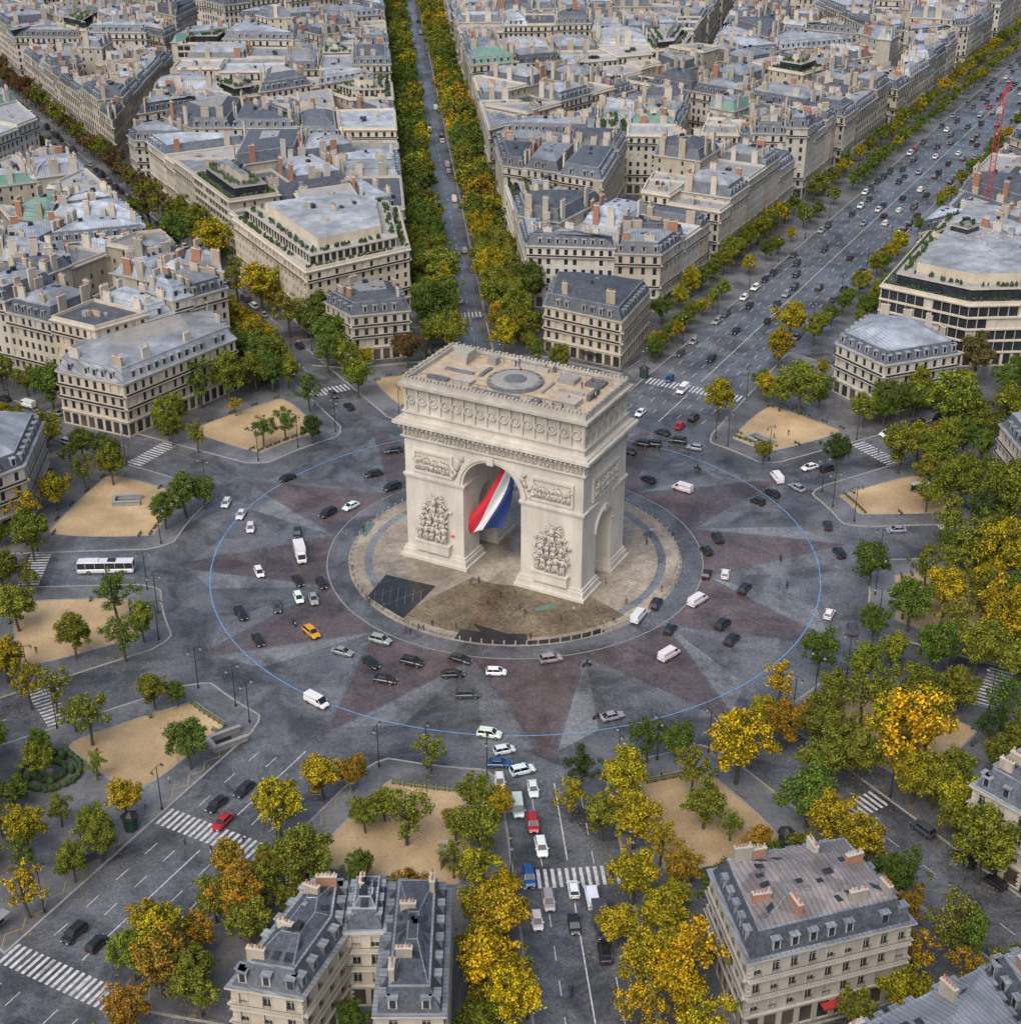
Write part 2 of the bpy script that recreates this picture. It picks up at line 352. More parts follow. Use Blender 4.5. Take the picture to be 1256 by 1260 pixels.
slab(.35,30.0,30.35);slab(.65,30.35,30.6);slab(.2,30.6,32.6);slab(.8,32.6,32.95);slab(1.1,33.4,33.7);slab(1.9,33.7,34.35);slab(1.2,34.35,34.8)
m.box(-W/2+.02,W/2-.02,-Dp/2+.02,Dp/2-.02,32.95,33.4,0)
for ax,L,Bs in(('x',W,Dp),('y',Dp,W)):
    k=-L/2-.6
    while k<L/2+.6:
        for sg in(-1,1):
            if ax=='x':m.box(k,k+.55,*sorted((sg*(Bs/2),sg*(Bs/2+1.5))),32.96,33.39,0)
            else:m.box(*sorted((sg*(Bs/2),sg*(Bs/2+1.5))),k,k+.55,32.96,33.39,0)
        k+=1.15
slab(0,34.8,36.2);slab(.35,36.2,36.5);slab(-.5,36.5,42);slab(.3,42,42.4);slab(.9,42.4,43.0)
for ax,L,Bs,N in(('x',W-1,Dp-1,15),('y',Dp-1,W-1,7)):
    for k in range(N+1):
        c=-L/2+L*k/N
        for sg in(-1,1):
            if k<N:
                cm=c+L/N/2
                def pt(r,a,t):
                    return (cm+r*cos(a),sg*(Bs/2+t),39.4+r*sin(a)) if ax=='x' else (sg*(Bs/2+t),cm+r*cos(a),39.4+r*sin(a))
                for r0,r1,t in((.8,1.1,.5),(0.01,.5,.35),(.5,.8,.12)):
                    for q in range(16):
                        a0=2*pi*q/16;a1=2*pi*(q+1)/16
                        m.face([pt(r0,a0,t),pt(r1,a0,t),pt(r1,a1,t),pt(r0,a1,t)],0);m.face([pt(r1,a0,t),pt(r1,a0,0),pt(r1,a1,0),pt(r1,a1,t)],0);m.face([pt(r0,a0,t),pt(r0,a0,0),pt(r0,a1,0),pt(r0,a1,t)],0)
            if ax=='x':m.box(c-.3,c+.3,*sorted((sg*Bs/2,sg*(Bs/2+.45))),36.51,41.99,0)
            else:m.box(*sorted((sg*Bs/2,sg*(Bs/2+.45))),c-.3,c+.3,36.51,41.99,0)
for sg in(-1,1):
    m.box(-W/2,W/2,*sorted((sg*(Dp/2-.9),sg*Dp/2)),43,44.2,0);m.box(*sorted((sg*(W/2-.9),sg*W/2)),-Dp/2+.9,Dp/2-.9,43,44.2,0)
    for L,f in((W,0),(Dp,1)):
        N=int(L/.9)
        for k in range(N):
            c=-L/2+L*(k+.5)/N
            if f==0:m.box(c-.26,c+.26,*sorted((sg*(Dp/2-.5),sg*(Dp/2+.08))),44.2,44.65+.2*(k%2),0)
            else:m.box(*sorted((sg*(W/2-.5),sg*(W/2+.08))),c-.26,c+.26,44.2,44.65+.2*(k%2),0)
part(m,'mouldings',[stone])
c=MB();rr=random.Random(3)
def fig(x,y,z,h,lean,sy,arm=None,wing=False):
    L=h/7.5
    hip=(x,y,z+h*.5);sh=(x+lean*h*.12,y+sy*.2,z+h*.8)
    c.ell(hip,sh,L*.95,0,8,5);c.ell((sh[0]+lean*.1,sh[1]+sy*.15,z+h*.92),(sh[0]+lean*.1,sh[1]+sy*.15,z+h*.96),L*.48,0,7,5)
    for s_ in(-1,1):
        kx=x+s_*L*.7+rr.uniform(-.3,.3);c.ell(hip,(kx,y+sy*rr.uniform(.1,.6),z+h*.27),L*.5,0,7,4);c.ell((kx,y+sy*.3,z+h*.27),(kx+rr.uniform(-.3,.3),y,z+.1),L*.38,0,7,4)
        hx=sh[0]+s_*L*rr.uniform(1.2,2);hz=z+h*(1.1 if arm==s_ else rr.uniform(.5,.8));c.ell((sh[0]+s_*L*.6,sh[1],sh[2]),(hx,sh[1]+sy*.3,hz),L*.32,0,6,4)
        if wing:
            for q in range(4):c.ell((sh[0]+s_*.3,sh[1]-sy*.1,sh[2]),(sh[0]+s_*L*(2.6+q*.3),sh[1]-sy*.2,sh[2]+L*(2.6-q*1.2)),L*.42,0,6,4,.5)
    c.ell((x-.3,y,z+h*.15),(x+.2,y,z+h*.5),L*1.05,0,7,4,.6)
for sx in(-1,1):
    for sy in(-1,1):
        cx=sx*14.6;fy=sy*(Dp/2+1.05)
        for k in range(5):fig(cx-3.1+k*1.55,fy+sy*rr.uniform(-.1,.3),5.7+rr.uniform(0,.3),rr.uniform(3.8,5),rr.uniform(-1,1),sy)
        for k in range(4):fig(cx-2.4+k*1.6,fy-sy*.2,8.6+rr.uniform(0,.5),rr.uniform(3.8,4.6),rr.uniform(-1,1),sy,rr.choice((-1,1,None)))
        for k in range(3):fig(cx-2.2+k*2.2,fy-sy*.3,11.3,4.2,rr.uniform(-1,1),sy,rr.choice((-1,1,None)))
        fig(cx+.3,fy-sy*.1,12.4,5,.6,sy,1,True)
        for k in range(60):
            x=cx+rr.uniform(-3.9,3.9);z_=rr.uniform(5.8,15);c.ell((x,sy*Dp/2,z_),(x+rr.uniform(-1.2,1.2),sy*(Dp/2+.7),z_+rr.uniform(-1,1.4)),.38,0,6,4)
        for k in range(9):
            x=cx-3.9+k*.97;fig(x,sy*(Dp/2+.3),22.85,rr.uniform(3.2,4),rr.uniform(-1.5,1.5),sy)
        for q in range(7):
            t=q/6.;px=sx*(9.6-2.4*t);pz=22.3+4.8*t
            c.ell((px,sy*Dp/2,pz),(px+sx*rr.uniform(-.6,1.2),sy*(Dp/2+.5),pz+rr.uniform(.4,1.6)),.5,0,7,4)
    for k in range(46):
        x=-W/2+.5+k*(W-1)/45
        fig(x,sx*(Dp/2+.35),30.7,rr.uniform(1.6,1.9),rr.uniform(-1,1),sx)
cc=MB();c,keep=cc,c
for sx in(-1,1):
    for k in range(12):fig(-5.3+k*.96,0,22.85,rr.uniform(3.1,4),rr.uniform(-1,1),1)
    for k in range(22):fig(-Dp/2+.6+k*(Dp-1.2)/21,0,30.7,rr.uniform(1.6,1.9),0,1)
hv=len(cc.v)//2
cc.v=[((-(W/2+.25)-y_ if i<hv else (W/2+.25)+y_),x_,z_) for i,(x_,y_,z_) in enumerate(cc.v)]
part(keep,'carved_reliefs',[stoneR],True);part(cc,'carved_end_reliefs',[stoneR],True)
t=MB();t.box(-W/2+.9,W/2-.9,-Dp/2+.9,Dp/2-.9,43.0,43.25,0)
t.cyl(0,0,43.25,43.9,6.2,6.0,3,40);t.cyl(0,0,43.9,44.05,5.2,5.0,2,40);t.cyl(0,0,44.05,44.25,2.6,2.3,3,32)
for k in range(16):
    a=k*pi/8;t.tube((2.3*cos(a),2.3*sin(a),44.1),(5.9*cos(a),5.9*sin(a),43.95),.07,.07,1,4)
for x0,x1,y0,y1,h,mm in((-17.5,-14,4,8,2.4,1),(-12,-7.5,-7,-4,.8,1),(-18,-13,-7,-5.5,.7,3),(8,12,4,7.5,1,2),(13,17.5,-7,-3,1.1,1),(8,10,-8.5,-7,.9,3),(-10,-8,6,8,1.6,2),(14,18,5,8.5,.7,3),(-4,4,7.4,8.6,.9,1),(17.8,18.6,-2,3,1.4,3),(-8.5,-7.7,-1,4,.5,3),(7.5,8,-3,3,.5,2),(-17,-10,-1,.2,.35,3),(10,16,0,1,.35,2),(-6,5,-8.6,-7.6,.6,3)):
    t.box(x0,x1,y0,y1,43.25,43.25+h,mm)
for y in(-7.6,7.9):
    for k in range(20):t.box(-19+k*2,-18.94+k*2,y,y+.06,43.25,44.5,4)
    t.box(-19,19.1,y,y+.06,44.5,44.57,4)
part(t,'roof_terrace',[terr,stone,gravel,pave,iron])
fl=MB();NU,NV=24,30
for j in range(NV+1):
    v=j/NV
    for i in range(NU+1):
        u=i/NU;wd=3.2+6.6*v**1.1
        x=2.6-.4*v-(1-u)*wd-2.2*v*v+.25*sin(9*u+5*v)*v
        y=-4.5-2.2*v*v+(.9*sin(u*11+v*4)+.5*sin(u*5-v*7))*(.25+.75*v)-(1-u)*v*3
        fl.v.append((x,y,24.6-14.6*v+(1-u)*(-.5-2.2*v)+ .5*sin(u*7+v*3)*v))
for j in range(NV):
    for i in range(NU):
        fl.f.append((j*(NU+1)+i,j*(NU+1)+i+1,(j+1)*(NU+1)+i+1,(j+1)*(NU+1)+i));fl.m.append(0 if i<NU/3 else(1 if i<2*NU/3 else 2))
fl.build('tricolour_flag',[M('flag_red',(.62,.03,.05),(.5,.02,.04)),M('flag_white',(.7,.7,.72),(.6,.6,.63)),M('flag_blue',(.02,.05,.2),(.015,.035,.15))],rz=radians(-28),smooth=True)
# ---------------- buildings
def lerpc(p,t):
    cx=sum(q[0] for q in p)/len(p);cy=sum(q[1] for q in p)/len(p);return [(x+(cx-x)*t,y+(cy-y)*t) for x,y in p]
def loft(mb,A,za,B,zb,m):
    for i in range(len(A)):
        j=(i+1)%len(A);mb.face([(*A[i],za),(*A[j],za),(*B[j],zb),(*B[i],zb)],m)
def building(poly,flags,h,style='zinc',lod=1,seed=0,name='haussmann_building'):
    r=random.Random(seed)
    if ccw(poly)<0:poly=poly[::-1];flags=(flags[::-1][1:]+flags[::-1][:1])
    n=len(poly);cx=sum(q[0] for q in poly)/n;cy=sum(q[1] for q in poly)/n
    L=[hypot(poly[(i+1)%n][0]-poly[i][0],poly[(i+1)%n][1]-poly[i][1]) for i in range(n)]
    k=max(range(n),key=lambda i:L[i]);an=atan2(poly[(k+1)%n][1]-poly[k][1],poly[(k+1)%n][0]-poly[k][0])
    ca,sa=cos(-an),sin(-an)
    p=[((x-cx)*ca-(y-cy)*sa,(x-cx)*sa+(y-cy)*ca) for x,y in poly]
    mb=MB()
    fl0=4.2;nf=max(2,int(round((h-fl0)/3.2)));fh=(h-fl0)/nf
    inr=min(abs((0-p[i][0])*(p[(i+1)%n][1]-p[i][1])-(0-p[i][1])*(p[(i+1)%n][0]-p[i][0]))/max(L[i],.1) for i in range(n))
    mans=style in('zinc','slate','copper','brown') and inr>2.3
    mod=style in('modern','glassy')
    pw=2.3+r.random()*.8
    WW=WA if r.random()<.9 else TR
    for i in range(n):
        a=p[i];b=p[(i+1)%n];l=L[i]
        if l<.3:continue
        d=((b[0]-a[0])/l,(b[1]-a[1])/l);nn=(d[1],-d[0])
        def Q(t,o,z):return (a[0]+d[0]*t+nn[0]*o,a[1]+d[1]*t+nn[1]*o,z)
        if l<3 or not flags[i]:
            mb.face([Q(0,0,0),Q(l,0,0),Q(l,0,h),Q(0,0,h)],WA if flags[i] else CH)
            if not flags[i] and (l>6 and lod<2 or l>9):
                nc=int(l/3.5)
                for c_ in range(nc):
                    for f_ in range(1,nf+1):
                        if r.random()<.6:
                            t=(c_+.5)*l/nc;z=fl0+(f_-1)*fh+.9;mb.face([Q(t-.4,.03,z),Q(t+.4,.03,z),Q(t+.4,.03,z+1.4),Q(t-.4,.03,z+1.4)],GL)
            continue
        nc=max(1,int(l/pw));pt=l/nc;ww=.56 if not mod else pt*(.43 if style=='modern' else .475)
        if lod<2:
            for f_ in range(nf+1):
                za=0 if f_==0 else fl0+(f_-1)*fh;zb=fl0+f_*fh if f_ else fl0
                s_=za+((.5 if style!='glassy' else .2) if f_ else .25);e_=zb-(.75 if not mod else .45)
                w2=ww if f_ else pt*.36
                mt=WW
                mb.face([Q(0,0,za),Q(l,0,za),Q(l,0,s_),Q(0,0,s_)],mt);mb.face([Q(0,0,e_),Q(l,0,e_),Q(l,0,zb),Q(0,0,zb)],mt)
                x=0
                for c_ in range(nc):
                    t=(c_+.5)*pt;t0=t-w2;t1=t+w2
                    mb.face([Q(x,0,s_),Q(t0,0,s_),Q(t0,0,e_),Q(x,0,e_)],mt);x=t1
                    dp=-.3
                    mb.face([Q(t0,0,s_),Q(t0,dp,s_),Q(t0,dp,e_),Q(t0,0,e_)],mt);mb.face([Q(t1,dp,s_),Q(t1,0,s_),Q(t1,0,e_),Q(t1,dp,e_)],mt)
                    mb.face([Q(t0,dp,e_),Q(t1,dp,e_),Q(t1,0,e_),Q(t0,0,e_)],mt);mb.face([Q(t0,0,s_),Q(t1,0,s_),Q(t1,dp,s_),Q(t0,dp,s_)],TR)
                    gm=GL if f_ else (SH if r.random()<.6 else GL)
                    if f_ and r.random()<.13:gm=TR
                    if lod==0 and f_ and gm==GL:
                        zc=s_+(e_-s_)*r.choice((0,0,0,.35,.6))
                        if zc>s_:mb.face([Q(t0,dp+.02,zc),Q(t1,dp+.02,zc),Q(t1,dp+.02,e_),Q(t0,dp+.02,e_)],TR)
                    mb.face([Q(t0,dp,s_),Q(t1,dp,s_),Q(t1,dp,e_),Q(t0,dp,e_)],gm)
                    if lod==0 and f_:
                        mb.fb(a,d,nn,t-.04,t+.04,dp+.03,dp+.08,s_,e_,TR)
                        mb.fb(a,d,nn,t0,t1,dp+.03,dp+.07,s_+(e_-s_)*.68,s_+(e_-s_)*.68+.07,TR)
                        mb.fb(a,d,nn,t0-.18,t0-.003,.003,.09,s_,e_+.1,TR);mb.fb(a,d,nn,t1+.003,t1+.18,.003,.09,s_,e_+.1,TR);mb.fb(a,d,nn,t0-.25,t1+.25,.003,.18,e_+.1,e_+.32,TR)
                        mb.fb(a,d,nn,t0-.1,t1+.1,.1,.16,s_+.75,s_+.8,IR)
                        for q in range(6):mb.fb(a,d,nn,t0+q*w2*.4-.015,t0+q*w2*.4+.015,.11,.14,s_,s_+.75,IR)
                mb.face([Q(x,0,s_),Q(l,0,s_),Q(l,0,e_),Q(x,0,e_)],mt)
            if lod==0:
                z=.2
                while z<h-1.2:
                    for e in(0,1):
                        t=0 if e==0 else l-.7;mb.fb(a,d,nn,t,t+.7,.003,.08,z,z+.42,TR)
                    z+=.85
        else:
            mb.face([Q(0,0,0),Q(l,0,0),Q(l,0,h),Q(0,0,h)],WW)
            for f_ in range(0,nf+1):
                za=.3 if f_==0 else fl0+(f_-1)*fh+.5;zb=3.3 if f_==0 else fl0+f_*fh-.75
                for c_ in range(nc):
                    t=(c_+.5)*pt;mb.face([Q(t-ww,.03,za),Q(t+ww,.03,za),Q(t+ww,.03,zb),Q(t-ww,.03,zb)],GL if r.random()<.88 else TR)
        if not mod:
            for f_,bg in((1,.35),(2,.75),(nf,.75)):
                z=fl0+(f_-1)*fh
                mb.fb(a,d,nn,-.1,l+.1,.003,bg,z-.12,z+.1,TR)
                if bg>.5:
                    if lod==0:
                        mb.fb(a,d,nn,0,l,bg-.08,bg-.04,z+.95,z+1.0,IR)
                        q=0
                        while q<l:mb.fb(a,d,nn,q,q+.03,bg-.075,bg-.045,z+.1,z+.95,IR);q+=.22
                    else:mb.fb(a,d,nn,0,l,bg-.08,bg-.04,z+.1,z+.62,IR)
        else:
            for f_ in range(1,nf+1):
                z=fl0+(f_-1)*fh;mb.fb(a,d,nn,-.05,l+.05,.003,.3,z-.3,z+.12,TR)
        if r.random()<.25 and lod<2 and l>6:
            t=r.uniform(0,l-6);mb.fb(a,d,nn,t,t+5,.05,1.4,3.0,3.25,AW if r.random()<.4 else IR)
    c0=offset(p,-.55);c1=offset(p,-.3)
    loft(mb,offset(p,-.02),h-.35,c1,h-.3,TR);loft(mb,c1,h-.3,c1,h,TR);loft(mb,c0,h,c0,h+.3,TR);loft(mb,c1,h,c0,h,TR)
    z=h+.3
    mt=SL if (style in('slate','brown') or r.random()<.75) else ZI
    if style=='copper':mt=CO
    if mans:
        mb.face([(*q,z) for q in c0],ZI)
        A=offset(p,.15);ins=min(1.75,inr*.4);B=offset(p,ins);mh=2.9+r.random()*.6
        loft(mb,A,z+.004,B,z+mh,mt)
        tm=ZI if style!='slate' or (lod and r.random()<.3) else SL
        if style=='brown':tm=BR
        if style=='copper' and r.random()<.5:tm=CO
        Bc=offset(B,-.12);loft(mb,Bc,z+mh-.12,Bc,z+mh+.06,ZI)
        tl=.4+.35*r.random();Cc=lerpc(B,tl);zt=z+mh+.06
        mb.face([(*q,zt-.01) for q in Bc],ZI)
        Bi=offset(B,.2);rs=min(2.2,inr*.25)*r.uniform(.6,1.2)
        loft(mb,Bi,zt,Cc,zt+rs,tm);mb.face([(*q,zt+rs) for q in Cc],tm if r.random()<.7 or lod==0 else GR)
        if lod==0:
            for i in range(n):
                mb.tube((*Bi[i],zt+.03),(*Cc[i],zt+rs+.03),.09,.09,ZI,5);mb.tube((*Cc[i],zt+rs+.03),(*Cc[(i+1)%n],zt+rs+.03),.09,.09,ZI,5)
                l=L[i];nsk=int(l/3.2)
                for q in range(nsk):
                    if r.random()<.6:
                        u=(q+.5)/nsk;f=r.uniform(.25,.7);e0=Vector((*Bi[i],zt)).lerp(Vector((*Bi[(i+1)%n],zt)),u);e1=Vector((*Cc[i],zt+rs)).lerp(Vector((*Cc[(i+1)%n],zt+rs)),u)
                        c_=e0.lerp(e1,f);dv=(Vector((*Bi[(i+1)%n],zt))-Vector((*Bi[i],zt))).normalized();uv=(e1-e0).normalized();nv=dv.cross(uv);c_=c_+nv*.08
                        sz=r.uniform(.3,.5);mb.face([tuple(c_-dv*sz-uv*sz*1.3),tuple(c_+dv*sz-uv*sz*1.3),tuple(c_+dv*sz+uv*sz*1.3),tuple(c_-dv*sz+uv*sz*1.3)],GL)
                        sz+=.1;c_=c_-nv*.03;mb.face([tuple(c_-dv*sz-uv*sz*1.3),tuple(c_+dv*sz-uv*sz*1.3),tuple(c_+dv*sz+uv*sz*1.3),tuple(c_-dv*sz+uv*sz*1.3)],IR)
        for i in range(n):
            l=L[i]
            if l<3.5 or(not flags[i]):continue
            a=p[i];b=p[(i+1)%n];d=((b[0]-a[0])/l,(b[1]-a[1])/l);nn=(d[1],-d[0]);nc=max(1,int(l/pw));pt=l/nc
            for c_ in range(nc):
                t=(c_+.5)*pt
                if t<1.4 or t>l-1.4 or r.random()<.06:continue
                mb.fb(a,d,nn,t-.6,t+.6,-ins-.1,-.38,z+.35,z+2.15,ZI,TR if r.random()<.7 else ZI)
                mb.fb(a,d,nn,t-.4,t+.4,-.38,-.36,z+.55,z+1.95,GL)
                mb.fb(a,d,nn,t-.75,t+.75,-ins-.12,-.2,z+2.15,z+2.3,ZI)
        top=zt+rs
        for i in range(n):
            l=L[i]
            if l<6 or (flags[i] and r.random()<(.5 if lod else .15)):continue
            a=p[i];b=p[(i+1)%n];d=((b[0]-a[0])/l,(b[1]-a[1])/l);nn=(d[1],-d[0])
            for q in range(1 if l<12 else 2):
                t=r.uniform(1.5,max(1.6,l*.5-3)) if q==0 else r.uniform(l*.5,l-4);cl=r.uniform(1.6,3.2);bo=-.2 if not flags[i] else -ins-.6
                u=r.random();cm=CH if u<.5 else(BK if u<(.62 if lod else .8) else TR);hh=top+r.uniform(.3,1.3)
                if lod==0 and r.random()<.6:
                    t=min(max(t,2),l-2);bl=min(2.6,inr*.5);mb.fb(a,d,nn,t-.35,t+.35,bo-bl,bo,h,hh,cm);mb.fb(a,d,nn,t-.43,t+.43,bo-bl-.08,bo+.08,hh,hh+.15,TR)
                    pts_=[(t,bo-.3-k_*.5) for k_ in range(int(bl/.5))]
                else:
                    mb.fb(a,d,nn,t,t+cl,bo-.65,bo,h,hh,cm);mb.fb(a,d,nn,t-.08,t+cl+.08,bo-.73,bo+.08,hh,hh+.15,TR);np_=int(cl/.5)
                    pts_=[(t+.3+s_*(cl-.6)/max(1,np_-1),bo-.33) for s_ in range(np_)]
                for tt,bb in pts_:
                    x=a[0]+d[0]*tt+nn[0]*bb;y=a[1]+d[1]*tt+nn[1]*bb
                    mb.cyl(x,y,hh+.15,hh+.15+r.uniform(.4,.8),.14,.11,TE if r.random()<.6 else TR,5 if lod else 8)
        for q in range(r.randint(0,5) if lod else r.randint(3,7)):
            e=r.randrange(len(Cc));x=Cc[e][0]*r.uniform(.1,.8);y=Cc[e][1]*r.uniform(.1,.8);s_=r.uniform(.35,.8);mb.box(x-s_,x+s_,y-s_*.8,y+s_*.8,top-.3,top+r.choice((.12,.12,.9)),r.choice((GL,GL,ZI,IR)))
    else:
        In=offset(p,.35);mb.face([(*q,z+.004) for q in c0],TR)
        Ou=offset(p,.02);ph=.9;loft(mb,Ou,z,Ou,z+ph,TR if not mod else WA)
        fm=r.choice((GR,GR,ZI,ZI,SL,SL)) if style!='garden' else GR
        if inr>.8:
            loft(mb,Ou,z+ph,In,z+ph,TR)
            for i in range(n):
                j=(i+1)%n;mb.face([(*In[j],z+.05),(*In[i],z+.05),(*In[i],z+ph),(*In[j],z+ph)],TR)
            mb.face([(*q,z+.05) for q in In],fm)
        top=z+.05
        if (style in('garden','modern','glassy')) and inr>5:
            I2=offset(p,3.6);loft(mb,I2,z+.05,I2,z+3.2,GL if mod else WA)
            I3=offset(p,3.2);loft(mb,I3,z+3.2,I3,z+3.5,TR);mb.face([(*q,z+3.5) for q in I3],GR);mb.face([(*q,z+3.2) for q in I3][::-1],TR)
            I4=offset(p,min(8,inr*.85)) if inr<9 else offset(p,8)
            if inr>8:loft(mb,I4,z+3.5,I4,z+6.3,WA);mb.face([(*q,z+6.3) for q in I4],ZI)
            for i in range(n):
                l=L[i];a=p[i];b=p[(i+1)%n];d=((b[0]-a[0])/l,(b[1]-a[1])/l);nn=(d[1],-d[0])
                t=3.9
                while t<l-4:
                    mb.fb(a,d,nn,t,t+1.5,-3.59,-3.55,z+.5,z+2.8,GL);t+=2.3
                for lo_,hi_,zz in((1,2.2,z),(4.2,5.6,z+3.5)):
                    t=lo_+1
                    while t<l-lo_-1:
                        s_=r.uniform(.4,1.1)
                        if r.random()<.7:
                            c_=-r.uniform(lo_,hi_);x=a[0]+d[0]*t+nn[0]*c_;y=a[1]+d[1]*t+nn[1]*c_
                            for e in range(4):
                                ex=x+r.uniform(-.5,.5);ey=y+r.uniform(-.5,.5);mb.ell((ex,ey,zz+.4),(ex+.3,ey,zz+r.uniform(.6,1.7)),s_*.4,PL,6,4)
                        t+=s_*1.5
            top=z+(6.3 if inr>8 else 3.5)
        for q in range(r.randint(2,7) if inr>3 else 1):
            e=r.randrange(n);f=r.uniform(.05,.38);x=p[e][0]*f;y=p[e][1]*f;s_=r.uniform(.4,1.3);mb.box(x-s_,x+s_,y-s_*.7,y+s_*.7,top,top+r.uniform(.6,1.9),r.choice((GR,ZI,ZI,CH,GL)))
        if r.random()<.5 and inr>3:
            mb.box(-1.5,1.5,-.35,.35,top,top+1.5,CH)
            for q in range(6):mb.cyl(-1.2+q*.48,0,top+1.5,top+2.1,.14,.12,TE,5)
    mb.build(name,BM,loc=(cx,cy,.0),rz=an)
def clip(poly,fl,p,nv,nf):
    out=[];of=[];n=len(poly)
    for i in range(n):
        a=poly[i];b=poly[(i+1)%n];da=(a[0]-p[0])*nv[0]+(a[1]-p[1])*nv[1];db=(b[0]-p[0])*nv[0]+(b[1]-p[1])*nv[1]
        if da>=0:
            out.append(a);of.append(fl[i])
            if db<0:
                t=da/(da-db);out.append((a[0]+(b[0]-a[0])*t,a[1]+(b[1]-a[1])*t));of.append(nf)
        elif db>=0:
            t=da/(da-db);out.append((a[0]+(b[0]-a[0])*t,a[1]+(b[1]-a[1])*t));of.append(fl[i])
    return out,of
def axis(poly):
    n=len(poly);k=max(range(n),key=lambda i:hypot(poly[(i+1)%n][0]-poly[i][0],poly[(i+1)%n][1]-poly[i][1]))
    a=poly[k];b=poly[(k+1)%n];l=hypot(b[0]-a[0],b[1]-a[1]);d=((b[0]-a[0])/l,(b[1]-a[1])/l);nn=(-d[1],d[0])
    e=[q[0]*d[0]+q[1]*d[1] for q in poly];f=[q[0]*nn[0]+q[1]*nn[1] for q in poly]
    E=max(e)-min(e);Fh=max(f)-min(f)
    return (d,E,min(e),Fh) if E>=Fh else (nn,Fh,min(f),E)
def cut(poly,fl,gap,nf,jit):
    d,E,mn,o=axis(poly);c=mn+E*(.5+R.uniform(-jit,jit));an=R.uniform(-.3,.3) if gap else R.uniform(-.04,.04)
    dv=(d[0]*cos(an)-d[1]*sin(an),d[0]*sin(an)+d[1]*cos(an))
    cxp=sum(q[0] for q in poly)/len(poly);cyp=sum(q[1] for q in poly)/len(poly);k=c-(cxp*d[0]+cyp*d[1])
    pm=(cxp+d[0]*k,cyp+d[1]*k)
    A=clip(poly,fl,(pm[0]+dv[0]*gap/2,pm[1]+dv[1]*gap/2),dv,nf)
    B=clip(poly,fl,(pm[0]-dv[0]*gap/2,pm[1]-dv[1]*gap/2),(-dv[0],-dv[1]),nf)
    return [q for q in(A,B) if len(q[0])>2 and abs(ccw(q[0]))>25]
def vis(x,y,mg=30):
    z=(y+Y0)*CT+70;return y>-175 and y<880 and abs(x+1)<z*.336+mg
courts=[]
def parcels(poly,fl,hb,ta,mix):
    A=abs(ccw(poly));d,E,mn,o=axis(poly)
    if A>ta*R.uniform(.65,1.4) or E>sqrt(ta)*1.65:
        for q in cut(poly,fl,0,False,.16):parcels(q[0],q[1],hb,ta,mix)
        return
    if A<40:return
    cx=sum(q[0] for q in poly)/len(poly);cy=sum(q[1] for q in poly)/len(poly)
    if not vis(cx,cy):return
    st=any(fl)
    if not st and R.random()<.34:
        if R.random()<.45:courts.append((cx,cy))
        return
    h=hb+R.uniform(-2.5,3) if st else R.choice((hb-1,hb-3,hb-7,hb-12,hb-5))
    if R.random()<.05:h+=6
    u=R.random();sty='zinc' if u<.62-mix else('slate' if u<.85-mix*.5 else('flat' if u<.93 else('modern' if u<.965 else('garden' if u<.98 else 'copper'))))
    if not st and R.random()<.35:sty='flat'
    pp=offset(poly if ccw(poly)>0 else poly[::-1],.03);ff=fl if ccw(poly)>0 else (fl[::-1][1:]+fl[::-1][:1])
    building(pp,ff,h,sty,1 if cy<330 else 2,R.randrange(10**6))
def blocks(poly,fl):
    A=abs(ccw(poly))
    if A>R.uniform(3500,10000):
        for q in cut(poly,fl,R.uniform(9,15),True,.15):blocks(*q)
        return
    if A<120:return
    cx=sum(q[0] for q in poly)/len(poly);cy=sum(q[1] for q in poly)/len(poly)
    if R.random()<.05 and A<5000 and cy>380:   # small planted square
        for _ in range(int(A/90)):
            a,b,c=R.sample(poly,3) if len(poly)>2 else poly;u,v=R.random()*.8+.1,R.random()*.8+.1
            if u+v>1:u,v=1-u,1-v
            courts.append((a[0]+(b[0]-a[0])*u+(c[0]-a[0])*v,a[1]+(b[1]-a[1])*u+(c[1]-a[1])*v))
        return
    parcels(poly,fl,R.uniform(17.5,24),R.choice((260,380,480,700)),R.choice((0,.1,.35,.45)))
start={(-29):206,28:200,-60.5:135,-5.2:155}
for i in range(n):
    a,h1,f1=AV[i];b,h2,f2=AV[(i+1)%n];r0=start.get(a,155)
    if a>=86 or a<-100:continue
    rr_=1050;d1,n1=D(a);d2,n2=D(b)
    p1=(d1[0]*r0+n1[0]*f1,d1[1]*r0+n1[1]*f1);p2=(d1[0]*rr_+n1[0]*f1,d1[1]*rr_+n1[1]*f1)
    p3=(d2[0]*rr_-n2[0]*f2,d2[1]*rr_-n2[1]*f2);p4=(d2[0]*r0-n2[0]*f2,d2[1]*r0-n2[1]*f2)
    blocks([p1,p2,p3,p4][::-1],[True]*4)
mans_=[]
def man(pts,h,style,lod,nm='haussmann_building',fl=None,seed=None):
    pts=list(pts)
    if ccw(pts)<0:pts=pts[::-1]
    mans_.append(pts);building(pts,fl or [True]*len(pts),h,style,lod,seed or R.randrange(10**6),nm)
pav='mansion_building'
man([(8.7,119),(29.8,106),(39.8,132),(11.6,141)],14,'slate',1,pav)
man([(-54,122),(-45.5,110.6),(-29.6,115),(-33,131),(-46,130)],14,'slate',1,pav)
man([(-117,70),(-98,61),(-75,92),(-84,110),(-114,101)],14.5,'zinc',1,pav)
man([(-110,15),(-112,38),(-135,42),(-135,8),(-118,6)],14.5,'zinc',1,pav)
man([(86.4,90.4),(96,74.8),(117,83),(112,100),(97,106)],14,'slate',1,pav)
man([(115,37),(116,22),(142,20),(140,45)],14.5,'zinc',1,pav)
man([(-94,-78),(-89,-92),(-112,-112),(-126,-85)],14.5,'zinc',0,pav)
